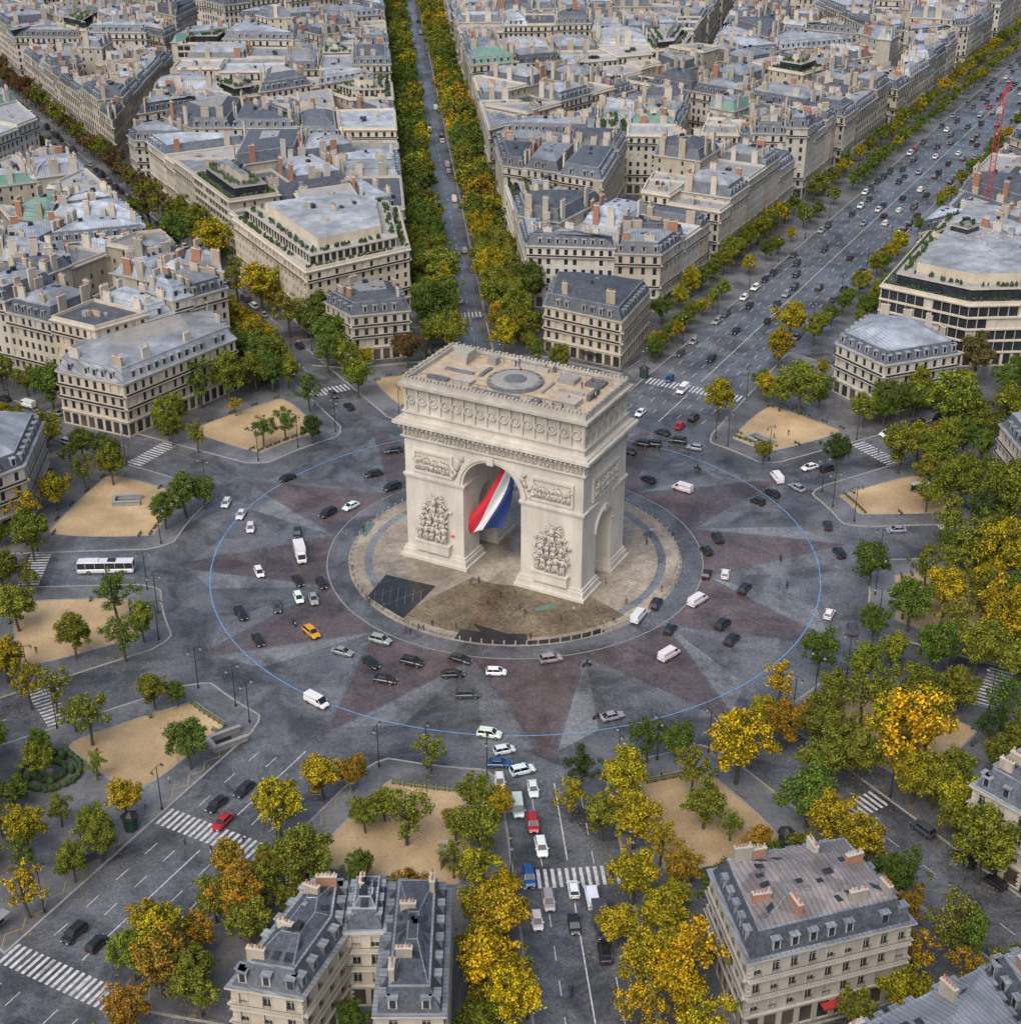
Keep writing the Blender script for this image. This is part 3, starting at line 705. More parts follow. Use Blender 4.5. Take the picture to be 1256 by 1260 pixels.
man([(28.3,-119),(31.4,-137),(55.2,-129.4),(49,-113.6)],14.5,'brown',0,pav)
man([(72,-99),(79,-107),(104,-98),(94,-82)],14.5,'slate',0,pav)
man([(-38.4,-141),(-30.5,-122.4),(-24,-122.4),(-24,-131.4),(-28.6,-143)],14,'slate',0,pav)
man([(-23.95,-122.4),(-18.6,-122.4),(-18.6,-131),(-23.95,-131)],14.3,'slate',0,pav)
man([(-18.55,-122.4),(-10,-122.4),(-9.8,-146),(-18.55,-146)],14,'slate',0,pav)
man([(-60.5,133),(-31.7,154),(-37.7,196),(-60,200),(-90,185)],19,'garden',1,'terraced_office_building')
man([(105,124),(126,108),(160,110),(175,180),(142,196)],18,'glassy',1,'glass_office_building')
man([(36,-154),(62,-139.5),(66,-160),(40,-175)],15,'zinc',0);man([(62.2,-139.5),(92,-127),(96,-150),(66.2,-160)],15.5,'zinc',0)
def fence(pts,nm='iron_fence'):
    f=MB()
    for a,b in zip(pts,pts[1:]):
        l=hypot(b[0]-a[0],b[1]-a[1]);d=((b[0]-a[0])/l,(b[1]-a[1])/l);nn=(d[1],-d[0])
        f.fb(a,d,nn,0,l,-.2,.2,.13,.6,1);f.fb(a,d,nn,0,l,-.03,.03,2.0,2.06,0);t=0
        while t<l:f.fb(a,d,nn,t,t+.05,-.025,.025,.6,2.3,0);t+=.3
    f.build(nm,[iron,kerbm])
fence([(-42,-140),(-31.5,-117.5),(-9,-117.5),(-7.5,-146)]);fence([(25.5,-139),(23.5,-115.5),(49,-109.5),(60,-128)]);fence([(-57,108),(-46,106),(-26,111)]);fence([(6,116),(30,102),(36,112)])
# ---------------- trees
lm=bpy.data.materials.new('autumn_leaves');lm.use_nodes=True;nt=lm.node_tree;nn_=nt.nodes;nn_.clear()
out=nn_.new('ShaderNodeOutputMaterial');df=nn_.new('ShaderNodeBsdfDiffuse');nt.links.new(df.outputs[0],out.inputs[0])
oi=nn_.new('ShaderNodeObjectInfo');ge=nn_.new('ShaderNodeNewGeometry');tc=nn_.new('ShaderNodeTexCoord');no=nn_.new('ShaderNodeTexNoise');no.inputs['Scale'].default_value=.5;nt.links.new(tc.outputs['Object'],no.inputs['Vector'])
ad=nn_.new('ShaderNodeMath');ad.operation='ADD';nt.links.new(no.outputs[0],ad.inputs[0])
mm=nn_.new('ShaderNodeMath');mm.operation='MULTIPLY_ADD';mm.inputs[1].default_value=.4;mm.inputs[2].default_value=-.2;nt.links.new(ge.outputs['Random Per Island'],mm.inputs[0]);nt.links.new(mm.outputs[0],ad.inputs[1])
mr=nn_.new('ShaderNodeMapRange');mr.inputs[1].default_value=.3;mr.inputs[2].default_value=.7;mr.inputs[3].default_value=.1;nt.links.new(ad.outputs[0],mr.inputs[0])
mx=nn_.new('ShaderNodeMix');mx.data_type='RGBA';mx.inputs[6].default_value=(.05,.07,.018,1);nt.links.new(oi.outputs['Color'],mx.inputs[7]);nt.links.new(mr.outputs[0],mx.inputs[0])
sc_=nn_.new('ShaderNodeVectorMath');sc_.operation='SCALE';nt.links.new(mx.outputs[2],sc_.inputs[0])
m3=nn_.new('ShaderNodeMapRange');m3.inputs[3].default_value=.6;m3.inputs[4].default_value=1.45;nt.links.new(ge.outputs['Random Per Island'],m3.inputs[0]);nt.links.new(m3.outputs[0],sc_.inputs['Scale']);nt.links.new(sc_.outputs[0],df.inputs[0])
bark=M('bark',(.1,.09,.07),(.05,.042,.035),sc=3)
def tree(seed,ncl,nl,ls,tight=1.):
    r=random.Random(seed);t=MB()
    lean=(r.uniform(-.4,.4),r.uniform(-.4,.4));top=(lean[0],lean[1],5.)
    t.tube((0,0,0),(lean[0]*.5,lean[1]*.5,2.6),.3,.24,1,8);t.tube((lean[0]*.5,lean[1]*.5,2.6),top,.24,.18,1,8);t.tube(top,(lean[0]*1.5,lean[1]*1.5,9),.18,.05,1,6)
    ph=r.uniform(0,6)
    for k in range(ncl):
        a=r.uniform(0,2*pi);cz=r.uniform(-1,1);q=(r.random()**.4);rad=sqrt(max(0,1-cz*cz))*q
        lob=1+.25*sin(3*a+ph)+.15*sin(5*a+ph*2+cz*2)
        c_=Vector((cos(a)*rad*3.7*lob,sin(a)*rad*3.7*lob,6.9+cz*3.6*q*(1 if cz>0 else .85)*(1+.15*sin(2*a+ph))))
        if k%3==0:t.tube((lean[0]*.8,lean[1]*.8,r.uniform(2.8,5.5)),tuple(c_),.1,.025,1,4)
        cr=r.uniform(.55,1.25)*tight
        for l in range(int(nl*r.uniform(.6,1.2)*cr)):
            v=Vector((r.gauss(0,1),r.gauss(0,1),r.gauss(0,.8)));v=v.normalized()*cr*(r.random()**.45)*(1.35 if r.random()<.12 else 1);p=c_+v
            nrm=(v.normalized()+Vector((r.uniform(-1,1),r.uniform(-1,1),r.uniform(0,1.2)))).normalized()
            u=nrm.orthogonal().normalized();u.rotate(Matrix.Rotation(r.uniform(0,6.28),3,nrm));w_=nrm.cross(u);s_=ls*r.uniform(.6,1.3)
            t.face([tuple(p-u*s_),tuple(p-w_*s_*.6),tuple(p+u*s_),tuple(p+w_*s_*.6)],0)
    return t.build('plane_tree',[lm,bark],link=False)
TT=[tree(k,75,190,.19) for k in range(6)]+[tree(20+k,36,130,.19,.9) for k in range(4)]
TF=[tree(40+k,50,60,.34) for k in range(4)]
COL={'g':(.105,.15,.028),'m':(.19,.2,.028),'y':(.39,.3,.02),'Y':(.52,.33,.015),'o':(.33,.19,.025),'r':(.13,.06,.035),'G':(.04,.062,.022),'b':(.16,.095,.045)}
def jc(c,j=.2):
    f=1+R.uniform(-j,j);return tuple(max(0,q*f*(1+R.uniform(-.1,.1))) for q in c)
trees_at=[]
def plant_tree(x,y,dia,c,far=False,sparse=False):
    me=R.choice(TF) if far else (R.choice(TT[6:]) if sparse else R.choice(TT[:6]))
    s_=dia/8.4;trees_at.append((x,y));inst('plane_tree',me,x,y,.13,R.uniform(0,6.28),s_,jc(COL[c]),s_*R.uniform(.9,1.15))
TL="""-121 75 10g,-98 72 8r,-88 64 8m,-83 79 11g,-76 82 10m,-70 90 9m,-73 113 10y,-77 151 12y,-99 191 13y,-128 232 14m,-113 200 11g,-86 160 10m,-66 130 11m,-56 128 11g,-47 118 10g,-52 103 9g,-42 86 8m,-54 77 8g,-63 55 7g,-58 59 7g,-51 57 6G,-79 52 6m,-86 56 6m,-100 62 6g,-116 52 8m,-102 32 6m,-96 34 7m,-110 12 8y,-106 21 7y,-105 -2 8m,-100 -31 8m,-86 -41 7m,-81 -27 9g,-76 -42 8g,-76 19 7g,
-72 22 6g,-79 12 7g,-90 -58 7y,-85 -59 7m,-76 -69 8m,-67 -58 6m,-63 -57 4g,-57 -76 7g,-80 -65 6m,-65 -90 6y,-67 -100 6m,-70 -105 5m,-75 -113 7y,-52 -124 8y,-45 -133 6m,-33 -84 7y,-39 -94 8y,-28 -82 5o,-25 -93 5m,-18 -96 9m,-15 -77 6m,-33 -106 9m,-42 -115 7o,-40 -119 7m,-45 -106 6o,-6 -111 9y,-6 -99 8m,-7 -89 6m,-3 -90 5y,-4 -131 9Y,-5 -138 7m,-6 -125 6m,11 -82 7G,18 -86 8y,23 -74 7g,19 -97 8y,30 -83 7m,38 -80 11Y,28 -74 6g,18 -110 8y,22 -118 7y,18 -128 7y,26 -106 6o,24 -131 10Y,
26 -141 8y,35 -95 5m,39 -99 5o,15 -119 6y,58 -47 7g,49 -56 7Y,48 -70 7o,53 -70 8m,63 -63 9m,67 -80 15Y,48 -92 9g,66 -49 7m,80 -47 8g,74 -60 8m,86 -37 8m,88 -47 9m,95 -41 12y,88 -65 8g,84 -71 7G,60 -109 7g,55 -101 6m,73 -105 11m,79 -31 9g,75 -13 8g,92 -16 8m,98 -11 11m,102 -16 11y,95 20 6m,110 59 14m,126 95 10b,106 77 8m,97 70 9g,90 67 7m,93 40 9m,101 38 9m,102 20 10m,112 12 12g,110 8 12m,78 41 7G,
75 75 11m,70 77 7m,61 45 5m,53 71 8y,74 106 8y,81 128 9y,-30 107 9r,4 152 11g,-2 125 9m,13 102 6m,7 107 6g,-23 128 12g,-23 163 13m,73 -44 6m,84 -78 6m,65 -73 9y,59 -58 6m,126 62 10m,104 5 9G,-119 34 6m,9 -90 6y,14 -95 6m,23 -101 6y,31 -92 7m,22 -126 7y,18 -137 8Y,-4 -118 8y,-10 -95 5m,-10 -104 5m,-22 -90 5m,-39 -104 6m,-46 -114 6m,-55 -119 6y,-56 -126 6m,-39 -110 6m,72 -73 10y,70 -87 8m,59 -80 8m,81 -60 8m,94 -29 10m,94 -52 9m,68 -59 7m,52 -82 8m,72 -95 6m,71 -35 6g,86 -16 8m,96 5 9m,-102 -16 6m,-97 -47 6m,-74 -35 6m,101 -29 10g,57 -73 7m,45 -65 6y"""
def inmans(x,y,mg=0):
    for p in mans_:
        if all((p[(i+1)%len(p)][0]-p[i][0])*(y-p[i][1])-(p[(i+1)%len(p)][1]-p[i][1])*(x-p[i][0])>-mg*hypot(p[(i+1)%len(p)][0]-p[i][0],p[(i+1)%len(p)][1]-p[i][1]) for i in range(len(p))):return True
    return False
for t_ in TL.replace('\n','').split(','):
    q=t_.split();x,y=float(q[0]),float(q[1])
    if inmans(x,y,1):continue
    plant_tree(x,y,int(q[2][:-1])*1.08,q[2][-1],False,R.random()<.25)
def onroad(x,y):
    a=math.degrees(atan2(x,y));r=hypot(x,y)
    for b,hw,fw in AV:
        da=radians((a-b+180)%360-180)
        if abs(da)<1 and abs(r*sin(da))<hw+1.5:return True
    return False
for _ in range(800):
    r=R.uniform(84,150);a=R.uniform(62,172);x=r*sin(radians(a));y=r*cos(radians(a))
    if a>145 and r<112 or (60<a<86 and r<102) or 86<a<100 and r<90:continue
    if onroad(x,y) or inmans(x,y,3) or any(hypot(x-p,y-q)<5.6 for p,q in trees_at) or not vis(x,y,15) or R.random()<.2:continue
    plant_tree(x,y,R.uniform(5,9),R.choice('ggmmmmyyo'),False,R.random()<.3)
for _ in range(500):
    r=R.uniform(104,142);a=R.uniform(-150,60);x=r*sin(radians(a));y=r*cos(radians(a))
    if onroad(x,y) or inmans(x,y,3) or any(hypot(x-p,y-q)<6.5 for p,q in trees_at) or not vis(x,y,15) or R.random()<.5:continue
    plant_tree(x,y,R.uniform(4.5,7),R.choice('gggmmy'),False,R.random()<.4)
for _ in range(90):
    r=R.uniform(108,140);a=R.uniform(-180,-155) if R.random()<.7 else R.uniform(-148,-130);x=r*sin(radians(a));y=r*cos(radians(a))
    if onroad(x,y) or inmans(x,y,2.5) or any(hypot(x-p,y-q)<5.3 for p,q in trees_at):continue
    plant_tree(x,y,R.uniform(5,7),R.choice('mmyog'),False,R.random()<.4)
def row(ai,off,r0,r1,sp,dia,cols,skip=.05):
    d,nn=D(AV[ai][0]);t=r0
    while t<r1:
        x=d[0]*t+nn[0]*off+R.uniform(-.7,.7);y=d[1]*t+nn[1]*off+R.uniform(-.7,.7)
        if R.random()>skip and vis(x,y,20) and not inmans(x,y,2) and not any(hypot(x-p,y-q)<4 for p,q in trees_at[-400:]):plant_tree(x,y,dia*R.uniform(.8,1.25),R.choice(cols),y>230)
        t+=sp*R.uniform(.85,1.15)
for off,cols in((-7.8,'ggmmmy'),(-13.2,'gggmm'),(7.8,'mmyymog'),(13.7,'ggmmyo')):row(5,off,116,800,7,8.6,cols)
for off in(-27,-18.5):row(6,off,112,820,9 if off<-20 else 8,5.4 if off>-20 else 6.6,'gmmgmy',.18)
for off in(18.5,27):row(6,off,150,820,9,5.8,'gmmym',.2)
for off in(-9.5,9.5,-14):row(4,off,110,260,8,8.5,'ggmmy')
for off in(-9.5,9.5):row(4,off,260,650,8,8,'rbbrm')
for ai in(1,2,3,7,8,9,10):
    for off in(-10.5,10.5):row(ai,off,108,240,8,7,'ggmmy',.15)
for off in(-15.5,-20):row(0,off,112,175,9,7,'mom',.3)
for off in(12,-12.5):row(11,off,112,175,8,8,'yYym',.2)
for x,y in courts:plant_tree(x,y,R.uniform(6,10),R.choice('grbmGg'),True)
lf=MB()
for x,y in [q for q in trees_at if hypot(*q)<150]:
    for _ in range(34):
        a=R.uniform(0,6.28);r=4.5*sqrt(R.random());u=x+r*cos(a);v=y+r*sin(a);s_=R.uniform(.08,.2);b=R.uniform(0,1.5);zz=.172
        if hypot(u,v)<77:continue
        lf.face([(u-s_*cos(b),v-s_*sin(b),zz),(u+s_*sin(b),v-s_*cos(b),zz),(u+s_*cos(b),v+s_*sin(b),zz),(u-s_*sin(b),v+s_*cos(b),zz)],0)
lf.build('fallen_leaves',[litter])
# ---------------- vehicles
paint=M('car_paint',(1,1,1),(.9,.9,.9),sc=.5,rough=.22,objcol=True);paint.node_tree.nodes['Principled BSDF'].inputs['Coat Weight'].default_value=.5
cgl=M('car_glass',(.02,.025,.03),rough=.06);tyre=M('tyre',(.02,.02,.02),rough=.8);lampw=M('headlight',(.8,.8,.75),rough=.2);lampr=M('tail_light',(.4,.01,.01),rough=.3);rim=M('wheel_rim',(.35,.35,.36),rough=.35,met=.8)
VM=[paint,cgl,tyre,lampw,lampr,rim,iron]
def vehicle(kind):
    m=MB()
    if kind=='sedan':st=[(-2.25,.38,.82,.74),(-2.1,.28,.93,.86),(-1.3,.25,.97,.9),(0,.25,.95,.9),(.95,.25,.93,.9),(1.8,.27,.8,.87),(2.25,.36,.62,.74)];gh=(-1.85,1.1,-1.15,.4,.94,1.43,.62);wx=1.35;r=.33
    elif kind=='hatch':st=[(-1.95,.38,.95,.74),(-1.85,.28,1.0,.84),(0,.25,.98,.88),(.95,.25,.96,.88),(1.7,.27,.82,.85),(2.0,.36,.62,.72)];gh=(-1.88,1.2,-1.55,.45,.97,1.5,.64);wx=1.22;r=.32
    elif kind=='suv':st=[(-2.25,.45,1.05,.78),(-2.15,.35,1.12,.92),(0,.33,1.1,.95),(1.1,.33,1.08,.95),(2.0,.35,.98,.92),(2.3,.45,.75,.8)];gh=(-2.15,1.25,-1.8,.6,1.1,1.7,.7);wx=1.4;r=.38
    elif kind=='van':st=[(-2.6,.4,1.2,.92),(-2.55,.35,1.25,.97),(0,.33,1.25,.98),(1.4,.33,1.2,.98),(2.3,.35,1.0,.94),(2.6,.45,.75,.82)];gh=(-2.58,1.95,-2.5,1.2,1.24,2.05,.84);wx=1.6;r=.35
    elif kind=='truck':st=[(-3.2,.55,.95,.9),(-3.1,.5,1.0,1.0),(0,.5,1.0,1.0),(1.5,.45,1.4,1.03),(3.0,.45,1.35,1.02),(3.25,.5,1.0,.92)];gh=(1.35,3.15,1.4,2.75,1.38,2.3,.9);wx=2.1;r=.42
    elif kind=='bus':st=[(-6,.4,1.2,1.2),(-5.9,.32,1.25,1.27),(0,.32,1.25,1.27),(5.8,.32,1.25,1.27),(6,.42,1.2,1.18)];gh=(-5.98,5.98,-5.95,5.9,1.24,2.75,1.2);wx=3.6;r=.5
    rings=[]
    for x,zb,zt,hw in st:
        n=len(m.v);m.v+=[(x,-hw*.9,zb),(x,-hw,zb+.2),(x,-hw,zt-.14),(x,-hw*.86,zt),(x,hw*.86,zt),(x,hw,zt-.14),(x,hw,zb+.2),(x,hw*.9,zb)];rings.append(n)
    for a,b in zip(rings,rings[1:]):
        for i in range(8):
            j=(i+1)%8;m.f.append((a+i,a+j,b+j,b+i));m.m.append(0)
    m.f.append(tuple(rings[0]+i for i in range(8))[::-1]);m.m.append(0);m.f.append(tuple(rings[-1]+i for i in range(8)));m.m.append(0)
    xb0,xb1,xt0,xt1,zb,zt,hw=gh;hb=st[2][3]*.88
    B=[(xb0,-hb,zb),(xb1,-hb*.93,zb),(xb1,hb*.93,zb),(xb0,hb,zb)];T=[(xt0,-hw,zt),(xt1,-hw,zt),(xt1,hw,zt),(xt0,hw,zt)]
    sm=0 if kind=='van' else 1
    for i,mt in((0,sm),(1,1),(2,sm),(3,1 if kind!='van' else 0)):
        j=(i+1)%4;m.face([B[i],B[j],T[j],T[i]],mt)
    if kind=='van':
        for s_ in(-1,1):m.face([(1.7,s_*(hb*.94+.03),1.28),(.7,s_*(hb*.97+.03),1.28),(.75,s_*(hw+.05),1.9),(1.15,s_*(hw+.05),1.9)],1)
    T2=[(x+(.12 if x==xt0 else -.12),y*.86,zt+.06) for x,y,_ in T]
    for i in range(4):
        j=(i+1)%4;m.face([T[i],T[j],T2[j],T2[i]],0)
    m.face(T2,0)
    if kind!='van':
        for s_ in(-1,1):
            for q in ([0.45] if kind!='bus' else [.15,.32,.5,.68,.85]):
                a=Vector(B[0]).lerp(Vector(B[1]),q);b_=Vector(T[0]).lerp(Vector(T[1]),q);m.tube((a.x,s_*abs(a.y),a.z),(b_.x,s_*abs(b_.y),b_.z),.05,.05,0,4)
            for e in(0,1):
                a=B[e];b_=T[e];m.tube((a[0],s_*abs(a[1]),a[2]),(b_[0],s_*abs(b_[1]),b_[2]),.055,.05,0,4)
    if kind=='truck':m.box(-3.2,1.25,-1.15,1.15,1.02,3.1,0)
    if kind=='bus':m.box(-4.5,-1.5,-.8,.8,2.8,3.05,0);m.box(.5,2.2,-.7,.7,2.8,3.0,6)
    for sx in(-1,1):
        for s_ in(-1,1):
            y=s_*(st[2][3]-.1);m.cyl(sx*wx,r,y-.12,y+.12,r,r,2,14,'y');m.cyl(sx*wx,r,y+s_*.12,y+s_*.135,r*.6,r*.6,5,10,'y')
    xf=st[-1][0];xr=st[0][0];zf=(st[-1][1]+st[-1][2])/2
    for s_ in(-1,1):
        y=s_*st[-1][3]*.72;m.box(xf-.1,xf+.03,y-.17,y+.17,zf,zf+.14,3);y=s_*st[0][3]*.78;m.box(xr-.03,xr+.1,y-.14,y+.14,st[0][2]-.3,st[0][2]-.12,4)
        y=s_*(st[2][3]+.06);m.box(xb1-.35,xb1-.15,y-.09,y+.09,zb,zb+.15,0)
    m.box(xf-.05,xf+.015,-.35,.35,st[-1][1]+.02,st[-1][1]+.16,6)
    return m.build(kind,VM,link=False)
VK={k:vehicle(k) for k in('sedan','hatch','suv','van','truck','bus')}
PC={'w':(.72,.73,.75),'k':(.018,.02,.024),'s':(.3,.31,.33),'d':(.06,.065,.075),'r':(.4,.02,.03),'b':(.02,.08,.25),'t':(.75,.35,.02)}
NM={'sedan':'car','hatch':'hatchback_car','suv':'suv_car','van':'delivery_van','truck':'box_truck','bus':'city_bus'}
def put(x,y,kind,c,rz=None,name=None):
    r=hypot(x,y)
    if rz is None:
        if r<79:rz=atan2(x,-y)+R.uniform(-.35,.35)
        else:
            a=math.degrees(atan2(x,y));i=min(range(n),key=lambda i:abs((AV[i][0]-a+180)%360-180));d,nn=D(AV[i][0]);o=x*nn[0]+y*nn[1];rz=atan2(d[1],d[0])+(0 if o>0 else pi)+R.uniform(-.04,.04)
    return inst(name or NM[kind],VK[kind],x,y,.015,rz,1,jc(PC[c],.1))
CL="-67 24 hw,-63 18 sw,-60 12 hw,-38 22 sw,-55 -8 hw,-45 -19 hw,-37 -56 vw,-34 -39 ss,-5 -66 sw,-2 -71 hw,-4 -46 hw,25 -26 vw,40 31 vw,30 -40 vw,38 -20 vw,64 -25 hw,63 37 vw,67 32 ss,72 43 sw,45 -9 hw,18 -61 ss,1 -77 sw,3 -82 sw,0 -87 vw,4 -97 sw,3 -114 hw,9 -107 hw,12 -109 vw,59 -92 sw,86 11 ss,98 12 sw,7 -42 ss,33 75 sw,46 90 vw,-3 -80 hw,-55 37 sk,-43 19 uk,-34 39 sk,-30 52 sk,-29 32 sk,-49 9 hk,-48 4 hd,-41 -13 hk,-46 -12 sk,-49 -22 sd,-42 -19 ss,-56 -25 sk,-51 -35 sk,-27 -35 ss,-28 -43 sk,-20 -43 uk,-25 -49 sk,-12 -47 sk,-11 -42 sk,-9 -54 sd,45 7 sk,42 1 hk,41 -9 hk,48 -15 uk,42 -29 sk,43 -35 sk,31 -31 hk,29 -21 uk,71 0 sk,71 13 sk,68 -31 ud,57 25 hk,61 29 sk,32 36 sk,35 56 sk,41 58 uk,38 63 sk,47 72 uk,43 67 sr,45 54 hs,32 56 uk,28 52 sk,43 98 hb,66 134 sk,77 143 sk,56 113 sk,-47 -82 sk,-51 -86 sk,-49 -91 sr,-67 -117 sk,-63 -119 hk,-49 87 sd,-44 79 sk,2 -104 ub,5 -110 ss,9 -115 hk,13 -121 sk,3 -91 sr,-41 -32 st,-3 -75 sb,76 42 uk"
TK={'h':'hatch','s':'sedan','v':'van','u':'suv'};placed=[]
for t_ in CL.split(','):
    q=t_.split();x,y=float(q[0])+R.uniform(-.3,.3),float(q[1])+R.uniform(-.3,.3);placed.append((x,y));k=TK[q[2][0]]
    if k=='sedan' and R.random()<.3:k='suv'
    put(x,y,k,q[2][1],None,'taxi' if q[2][1]=='t' else None)
put(-47,-1,'truck','w',radians(-75));put(-88,-7,'bus','w',radians(2));put(12.8,-115,'truck','d',radians(-85))
def lane(ai,offs,r0,r1,dens,cols='kkdkdws'):
    d,nn=D(AV[ai][0])
    for o in offs:
        t=r0+R.uniform(0,8)
        while t<r1:
            x=d[0]*t+nn[0]*o;y=d[1]*t+nn[1]*o
            if R.random()<dens and vis(x,y,5) and not any(hypot(x-a,y-b)<6 for a,b in placed):
                put(x,y,R.choice(('sedan','hatch','suv','sedan','suv','van') if abs(o)<12 else ('sedan','hatch','suv')),R.choice(cols+'sr' if R.random()<.2 else cols),atan2(d[1],d[0])+(0 if o>0 else pi));placed.append((x,y))
            t+=R.uniform(6.2,12)
lane(6,(-8.8,-5.2,-1.9,1.9,5.2,8.8),170,360,.22);lane(6,(-8.8,-5.2,-1.9,1.9,5.2,8.8),360,820,.4,'kdkdwsk');lane(6,(-12.6,12.6),125,800,.65)
lane(5,(-2.4,2.4),160,800,.14,'kwws');lane(4,(-5,5),115,600,.7)
for ai in(1,2,3,7,8,9,10):lane(ai,(-6,6),112,220,.7)
lane(10,(-2,),110,170,.5)
# ---------------- people
skin=M('skin',(.45,.28,.2),rough=.6);hair=M('hair',(.04,.025,.015),rough=.7);coat=M('coat',(1,1,1),(.8,.8,.8),objcol=True,rough=.85);trou=M('trousers',(.03,.035,.05),rough=.9)
def figure(J,E,name='fig'):
    me=bpy.data.meshes.new(name);ks=list(J);me.from_pydata([J[k][:3] for k in ks],[(ks.index(a),ks.index(b)) for a,b in E],[])
    o=bpy.data.objects.new(name,me);S.collection.objects.link(o)
    o.modifiers.new('s','SKIN');sv=me.skin_vertices[0].data
    for i,k in enumerate(ks):sv[i].radius=(J[k][3],J[k][3]*(.75 if k in('pel','che') else 1))
    sv[ks.index('pel')].use_root=True
    o.modifiers.new('u','SUBSURF').levels=1
    m=evalmesh(o);bpy.data.objects.remove(o);m.materials.clear()
    for q in(coat,trou,skin,hair):m.materials.append(q)
    return m
E=[('pel','che'),('che','nec'),('nec','hea'),('hea','top'),('che','ls'),('ls','le'),('le','lh'),('che','rs'),('rs','re'),('re','rh'),('pel','lp'),('lp','lk'),('lk','la'),('la','lt'),('pel','rp'),('rp','rk'),('rk','ra'),('ra','rt')]
def person(st):
    J=dict(pel=(0,0,.95,.15),che=(0,0,1.32,.17),nec=(.01,0,1.48,.06),hea=(.03,0,1.6,.09),top=(.02,0,1.7,.075),ls=(0,.19,1.4,.07),le=(-.05+st*.1,.24,1.12,.05),lh=(st*.25,.23,.88,.035),rs=(0,-.19,1.4,.07),re=(-.05-st*.1,-.24,1.12,.05),rh=(-st*.2,-.23,.88,.035),
      lp=(0,.09,.88,.09),lk=(-st*.12,.1,.5,.065),la=(-st*.35,.1,.09,.045),lt=(-st*.35+.14,.1,.04,.04),rp=(0,-.09,.88,.09),rk=(st*.2,-.1,.5,.065),ra=(st*.3,-.1,.08,.045),rt=(st*.3+.15,-.1,.04,.04))
    m=figure(J,E)
    for p in m.polygons:
        c_=p.center;p.material_index=1 if c_.z<.86 and abs(c_.y)<.19 else 0
        if c_.z>1.47:p.material_index=3 if(c_.z>1.64 or c_.x<-.01) else 2
        if c_.z<.93 and abs(c_.y)>.19:p.material_index=2
        p.use_smooth=True
    return m
PM=[person(0),person(.6),person(1)]
def rider():
    J=dict(pel=(-.2,0,.85,.15),che=(0,0,1.2,.18),nec=(.06,0,1.36,.07),hea=(.1,0,1.48,.13),top=(.1,0,1.6,.11),ls=(.02,.2,1.28,.07),le=(.2,.28,1.08,.05),lh=(.45,.3,1.0,.04),rs=(.02,-.2,1.28,.07),re=(.2,-.28,1.08,.05),rh=(.45,-.3,1.0,.04),
      lp=(-.15,.12,.82,.09),lk=(.2,.2,.7,.07),la=(.05,.2,.32,.05),lt=(.2,.2,.28,.045),rp=(-.15,-.12,.82,.09),rk=(.2,-.2,.7,.07),ra=(.05,-.2,.32,.05),rt=(.2,-.2,.28,.045))
    m=figure(J,E)
    for p in m.polygons:p.material_index=1 if p.center.z<.8 else(3 if p.center.z>1.36 else 0);p.use_smooth=True
    return m
RM=rider()
mc_=MB()
for x in(-.65,.72):mc_.cyl(x,.31,-.07,.07,.31,.31,2,14,'y')
mc_.ell((-.5,0,.62),(.35,0,.72),.2,0);mc_.ell((-.7,0,.8),(-.15,0,.8),.14,6);mc_.tube((.72,0,.31),(.42,0,1.0),.05,.04,5);mc_.tube((.42,-.34,1.0),(.42,.34,1.0),.03,.03,6);mc_.box(.5,.62,-.12,.12,.8,1.0,3);mc_.box(-.2,.35,-.14,.14,.3,.55,5)
MCM=mc_.build('m',VM,link=False)
for x,y in((-44.9,-28.7),(13.8,-43.5),(7.8,-128.3),(57.9,-2.2),(57.5,-13.6),(44.7,42.5),(15,-60.9)):
    o=bpy.data.objects.new('motorcycle_with_rider',None);S.collection.objects.link(o);o.location=(x,y,.02)
    r=hypot(x,y);o.rotation_euler=(0,0,atan2(x,-y) if r<79 else pi/2)
    b_=inst('motorcycle',MCM,0,0,0,0,1,(.03,.03,.04));b_.parent=o;b_=inst('rider',RM,0,0,0,0,1,(.03,.03,.05));b_.parent=o
PP="-22 -31.2,-21.1 -32.1,-19.5 -30.6,-16.8 -29.3,-9.4 -12.8,-8.7 -13.5,-7.7 -12.1,-30.8 -19.9,-30.2 -20.8,29 8.8,29.4 7.3,30.5 9.6,29.2 4.3,19.2 -12.6,-35.2 -5.7,-34.2 10.7,-62.7 -86.6,-54.2 -96.3,-49.7 -97.9,-44.7 -95.9,-49.5 -99,25.2 -78.6,-94.3 -39.2,3 -33.9,-18.5 -30.8,-27.1 -22.7,30.8 -15.6,23 -20.8,-5.7 -20.8,1 -22.4,9.3 -27.2,-102.6 37.2,90.5 50.7,-53 80,-74.4 -71.9,27.8 -103.7,-3 -18,0 -16,2 -25,12 -24,-60 -80,-20 -88,-16 -86,34 -88,66 60,70 62,-66 70,-12 -30,20 -28"
for t_ in PP.split(','):
    x,y=map(float,t_.split());r=hypot(x,y);inst('pedestrian',R.choice(PM),x,y,.155 if r<36.4 else(.135 if r>77 else .012),R.uniform(0,6.28),R.uniform(.95,1.05),R.choice(((.03,.03,.04),(.2,.03,.03),(.3,.28,.25),(.05,.07,.15),(.5,.5,.5),(.1,.08,.05))))
ca,sa=cos(radians(-28)),sin(radians(-28))
for k in range(18):
    lx=R.uniform(-18.5,18.5);ly=R.choice((-8.6,-8.2,8.4,R.uniform(-8,8)))
    inst('visitor',R.choice(PM),lx*ca-ly*sa,lx*sa+ly*ca,41.32,R.uniform(0,6.28),1,R.choice(((.03,.03,.04),(.35,.03,.03),(.1,.15,.3),(.5,.5,.5))))
